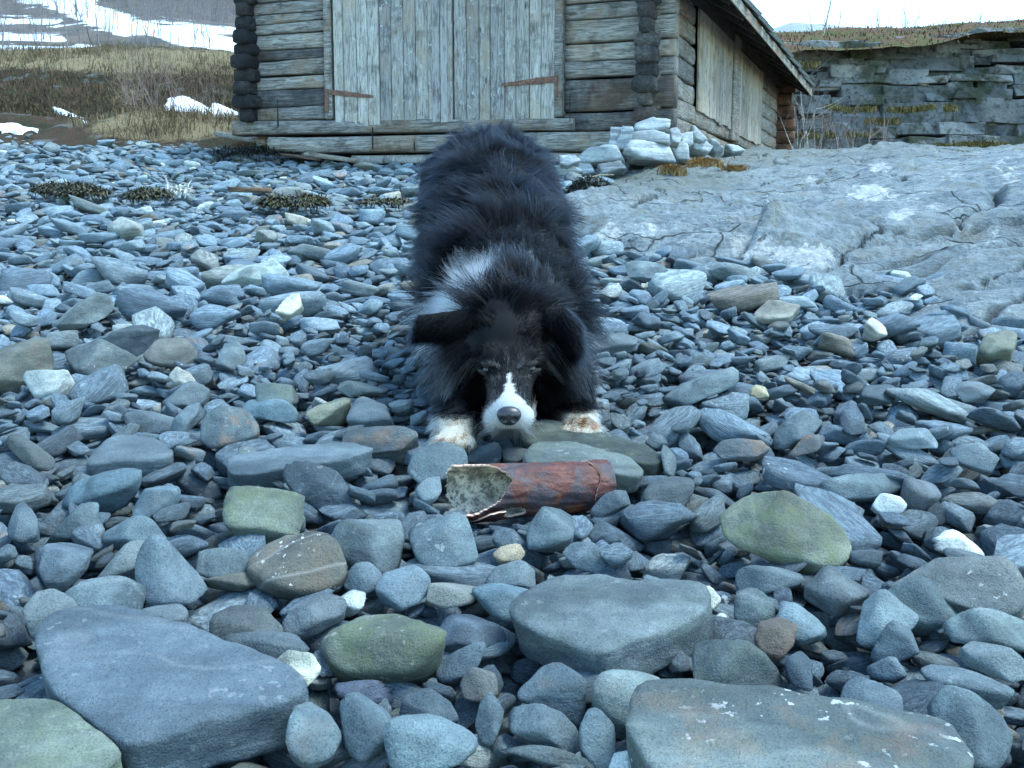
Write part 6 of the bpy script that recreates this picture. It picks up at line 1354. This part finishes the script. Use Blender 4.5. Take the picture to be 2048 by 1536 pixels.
# ears
def ear(poly, Y0, dy, label, seed, curl):
    P = np.array(poly, float); x0, y0 = P.min(0); x1, y1 = P.max(0); nu_, nv_ = 16, 12; V = []; rng = np.random.default_rng(seed)
    # ruled patch between the upper and the lower edge
    k = len(poly) // 2; up = np.array(poly[:k], float); lo = np.array(poly[k:][::-1], float)
    def along(c, s): t = np.linspace(0, 1, len(c)); return np.array((np.interp(s, t, c[:, 0]), np.interp(s, t, c[:, 1])))
    for side in (0, 1):
        for i in range(nu_):
            for j in range(nv_):
                s, q = i / (nu_ - 1), j / (nv_ - 1); p = along(up, s) * (1 - q) + along(lo, s) * q; th = .0022 * math.sin(math.pi * min(1, max(0, q))) ** .5 * math.sin(math.pi * (.15 + .85 * (1 - s)) * .5) + .0006
                Y = Y0 + dy * s + curl * math.sin(math.pi * q) + (th if side else -th); V.append(at(p[0], p[1], Y))
    n1 = nu_ * nv_; F = [tuple(reversed(f)) for f in grid_faces(nu_, nv_)] + [tuple(i + n1 for i in f) for f in grid_faces(nu_, nv_)]
    bd = [i * nv_ for i in range(nu_)] + [(nu_ - 1) * nv_ + j for j in range(1, nv_)] + [i * nv_ + nv_ - 1 for i in range(nu_ - 2, -1, -1)] + [j for j in range(nv_ - 2, 0, -1)]
    F += [(a_, b_, b_ + n1, a_ + n1) for a_, b_ in zip(bd, bd[1:] + bd[:1])]
    V = np.array(V); me = mesh_from('ear', V - DOG_BASE, F, (dog_me.materials[0],)); a_ = me.attributes.new('fcol', 'FLOAT_COLOR', 'POINT'); a_.data.foreach_set('color', np.tile([.003, .003, .0035, 1], len(V)).astype(np.float32)); o = link('ear', me, dog); o['label'] = label
    Ps, Ns = sample_surface(me, DOG_BASE, 5200, lambda c, n: np.ones(len(c)), rng); tip = at(*(up[-1] + lo[-1]) / 2, Y0 + dy); base = at(*(up[0] + lo[0]) / 2, Y0); d = unit((tip - base)[None])[0]
    L = rng.uniform(.010, .028, len(Ps)); dr = unit(d[None] * .8 + Ns * .3 + rng.normal(0, .3, (len(Ps), 3)) + np.array((0, 0, -.45))); S = np.linspace(0, 1, 4); pts = Ps[:, None] + dr[:, None] * (L[:, None] * S[None])[..., None]
    make_fur('ear_fur', pts - DOG_BASE, np.full(len(Ps), .00045), np.array((.007, .0085, .011)) * rng.uniform(.5, 2.2, (len(Ps), 1)), o)
ear([(960, 612), (905, 622), (865, 627), (838, 630), (825, 684), (862, 684), (908, 688), (960, 700)], 1.965, -.03, 'ear folded out sideways to a blunt tip', 1, -.008)
ear([(1092, 615), (1128, 612), (1158, 640), (1164, 690), (1150, 722), (1128, 705), (1115, 670), (1088, 660)], 1.945, -.02, 'ear hanging down against the head', 2, -.012)
# claws
for q in ((-.101, 1.872, .297), (.124, 1.94, .302)):
    for off_ in (-.027, -.010, .010, .027):
        V, F = tube([np.array((q[0] + off_, q[1] - .056, q[2] - .004)), np.array((q[0] + off_, q[1] - .064, q[2] - .009)), np.array((q[0] + off_, q[1] - .068, q[2] - .017))], [.0032, .0026, .0006], 6)
        link('claw', mesh_from('claw', np.array(V) - DOG_BASE, F, (M_NOSE,)), dog)

# ------------------------------------------------------------------ hollow torn tube of reddish bark
def tube_mats():
    t = NT('red_bark', .5); O = t.coord('Object'); n = t.noise(t.mapping(O, (18, 45, 45)), 1.6, 6, .65, .5); f = t.noise(O, 130, 5, .7); b = t.noise(O, 24, 5, .6, .3)
    c = t.mix(t.ramp(n, [(.35, 0), (.65, 1)]), (.055, .017, .012), (.15, .042, .026)); c = t.mix(t.ramp(b, [(.46, 0), (.56, .9)]), c, (.05, .042, .05)); c = t.mix(t.ramp(t.noise(O, 19, 4, .6), [(.58, 0), (.68, .9)]), c, (.19, .065, .03)); c = t.mix(t.ramp(f, [(.6, 0), (.7, .6)]), c, (.02, .012, .012))
    c1 = t.done(c, t.bump(t.math('ADD', n, t.math('MULTIPLY', f, .5)), .9, .004), None, .4)
    t = NT('pale_bark_inside', .8); O = t.coord('Object'); n = t.noise(O, 90, 6, .75); c = t.mix(t.ramp(n, [(.38, 0), (.52, 1)]), (.1, .075, .05), (.66, .57, .43)); c = t.mix(t.ramp(t.noise(O, 45, 6, .75), [(.5, 0), (.56, .85)]), c, (.07, .06, .045)); c2 = t.done(c, t.bump(n, .6, .003))
    t = NT('torn_edge', .7); O = t.coord('Object'); c3 = t.done(t.mix(t.noise(O, 90, 3), (.5, .25, .18), (.68, .52, .4)))
    return c1, c2, c3
TM = tube_mats()
TA = at(897, 988, 1.645); TB = at(1212, 970, 1.70); ax = TB - TA; TL = np.linalg.norm(ax); ax /= TL
tw = unit((np.array((0, 0, CAMZ)) - TA)[None])[0]; tw = tw - ax * (tw @ ax); tw /= np.linalg.norm(tw); tv = np.cross(ax, tw); tv = -tv if tv[2] < 0 else tv
tube_o = thing('hollow_tube', 'hollow reddish brown bark tube, torn open at its pale end, before the dog', 'bark tube', (TA + TB) / 2 - np.array((0, 0, .04)))
TC = np.array(tube_o.location)
def shell(name, u0, u1, hole, rad, thick, mats, nu_=110, nt_=110, seed=0):
    us = np.linspace(u0, u1, nu_); th = np.arange(nt_) / nt_ * 2 * math.pi - math.pi; U, T = np.meshgrid(us, th, indexing='ij')
    r = rad(U, T); no = np.stack([U * 7, np.cos(T) * 1.6, np.sin(T) * 1.6], -1); r = r + .0022 * fbm(no + seed, 4) + .0012 * fbm(np.stack([U * 9, T * 7, 0 * U + seed], -1), 3)
    du = .006 * fbm(no * 2 + 5, 3)
    def pos(rr): return TA + ax * ((U + 0 * du) * TL)[..., None] + (np.cos(T) * rr)[..., None] * tw + (np.sin(T) * rr)[..., None] * tv
    keep = ~hole(U, T); Vo = pos(r).reshape(-1, 3); Vi = pos(r - thick).reshape(-1, 3); n1 = nu_ * nt_; F = []; M = []; ed = {}
    id_ = lambda i, j: i * nt_ + j % nt_
    for i in range(nu_ - 1):
        for j in range(nt_):
            if keep[i, j]:
                q = (id_(i, j), id_(i + 1, j), id_(i + 1, j + 1), id_(i, j + 1)); F.append(q[::-1]); M.append(0); F.append(tuple(k + n1 for k in q)); M.append(1)
                for a_, b_ in zip(q, q[1:] + q[:1]): ed[(a_, b_)] = 1
    for (a_, b_) in ed:
        if (b_, a_) not in ed: F.append((a_, b_, b_ + n1, a_ + n1)); M.append(2)
    return link(name, mesh_from(name, np.r_[Vo, Vi] - TC, F, mats, True, M), tube_o)
def hole(U, T):
    j = .030 * fbm(np.stack([np.cos(T) * 3, np.sin(T) * 3, U * 0], -1), 4); a = np.degrees(T)
    lim = np.maximum(.012, .345 * np.sqrt(np.clip(1 - ((a - 20) / 72) ** 2, 0, 1)))
    h1 = U < lim + j
    h2 = ((U - .36) / .10) ** 2 + ((a + 52) / 17) ** 2 < 1 + 10 * j
    return h1 | h2
shell('bark_shell', 0, 1, hole, lambda U, T: .0475 - .006 * U + .0025 * np.cos(2 * T + .6), .0042, TM)
shell('end_band', .86, 1.012, lambda U, T: (U < .885 + .02 * np.sin(2 * T + 1) + .012 * np.sin(5 * T)), lambda U, T: .0475 - .006 * U + .0015 + .0025 * np.cos(2 * T + .6) + .0006, .003, TM, 24, 80, 4)
# curled flap on the lower lip
fv = []; nf = 14; mf = 8
for i in range(nf):
    for j in range(mf):
        s = i / (nf - 1); q = j / (mf - 1); T = R(-88 + 50 * s); u = .06 + .16 * s + q * (.20 - .10 * s); r = .0475 + .010 * s * s * (1 - .4 * q) + .0012 * vnoise(np.array((s * 5, q * 5, 2.0)))
        fv.append(TA + ax * u * TL + math.cos(T) * r * tw + math.sin(T) * r * tv)
fv = np.array(fv); fn = unit(np.cross(np.gradient(fv.reshape(nf, mf, 3), axis=0).reshape(-1, 3), np.gradient(fv.reshape(nf, mf, 3), axis=1).reshape(-1, 3))); n1 = nf * mf; gf_ = grid_faces(nf, mf)
bd = [i * mf for i in range(nf)] + [(nf - 1) * mf + j for j in range(1, mf)] + [i * mf + mf - 1 for i in range(nf - 2, -1, -1)] + [j for j in range(mf - 2, 0, -1)]
FF = list(gf_) + [tuple(k + n1 for k in f[::-1]) for f in gf_] + [(a_, b_, b_ + n1, a_ + n1) for a_, b_ in zip(bd, bd[1:] + bd[:1])]
link('curled_flap', mesh_from('curled_flap', np.r_[fv, fv + fn * .003] - TC, FF, TM, True, [0] * len(gf_) + [0] * len(gf_) + [2] * len(bd)), tube_o)
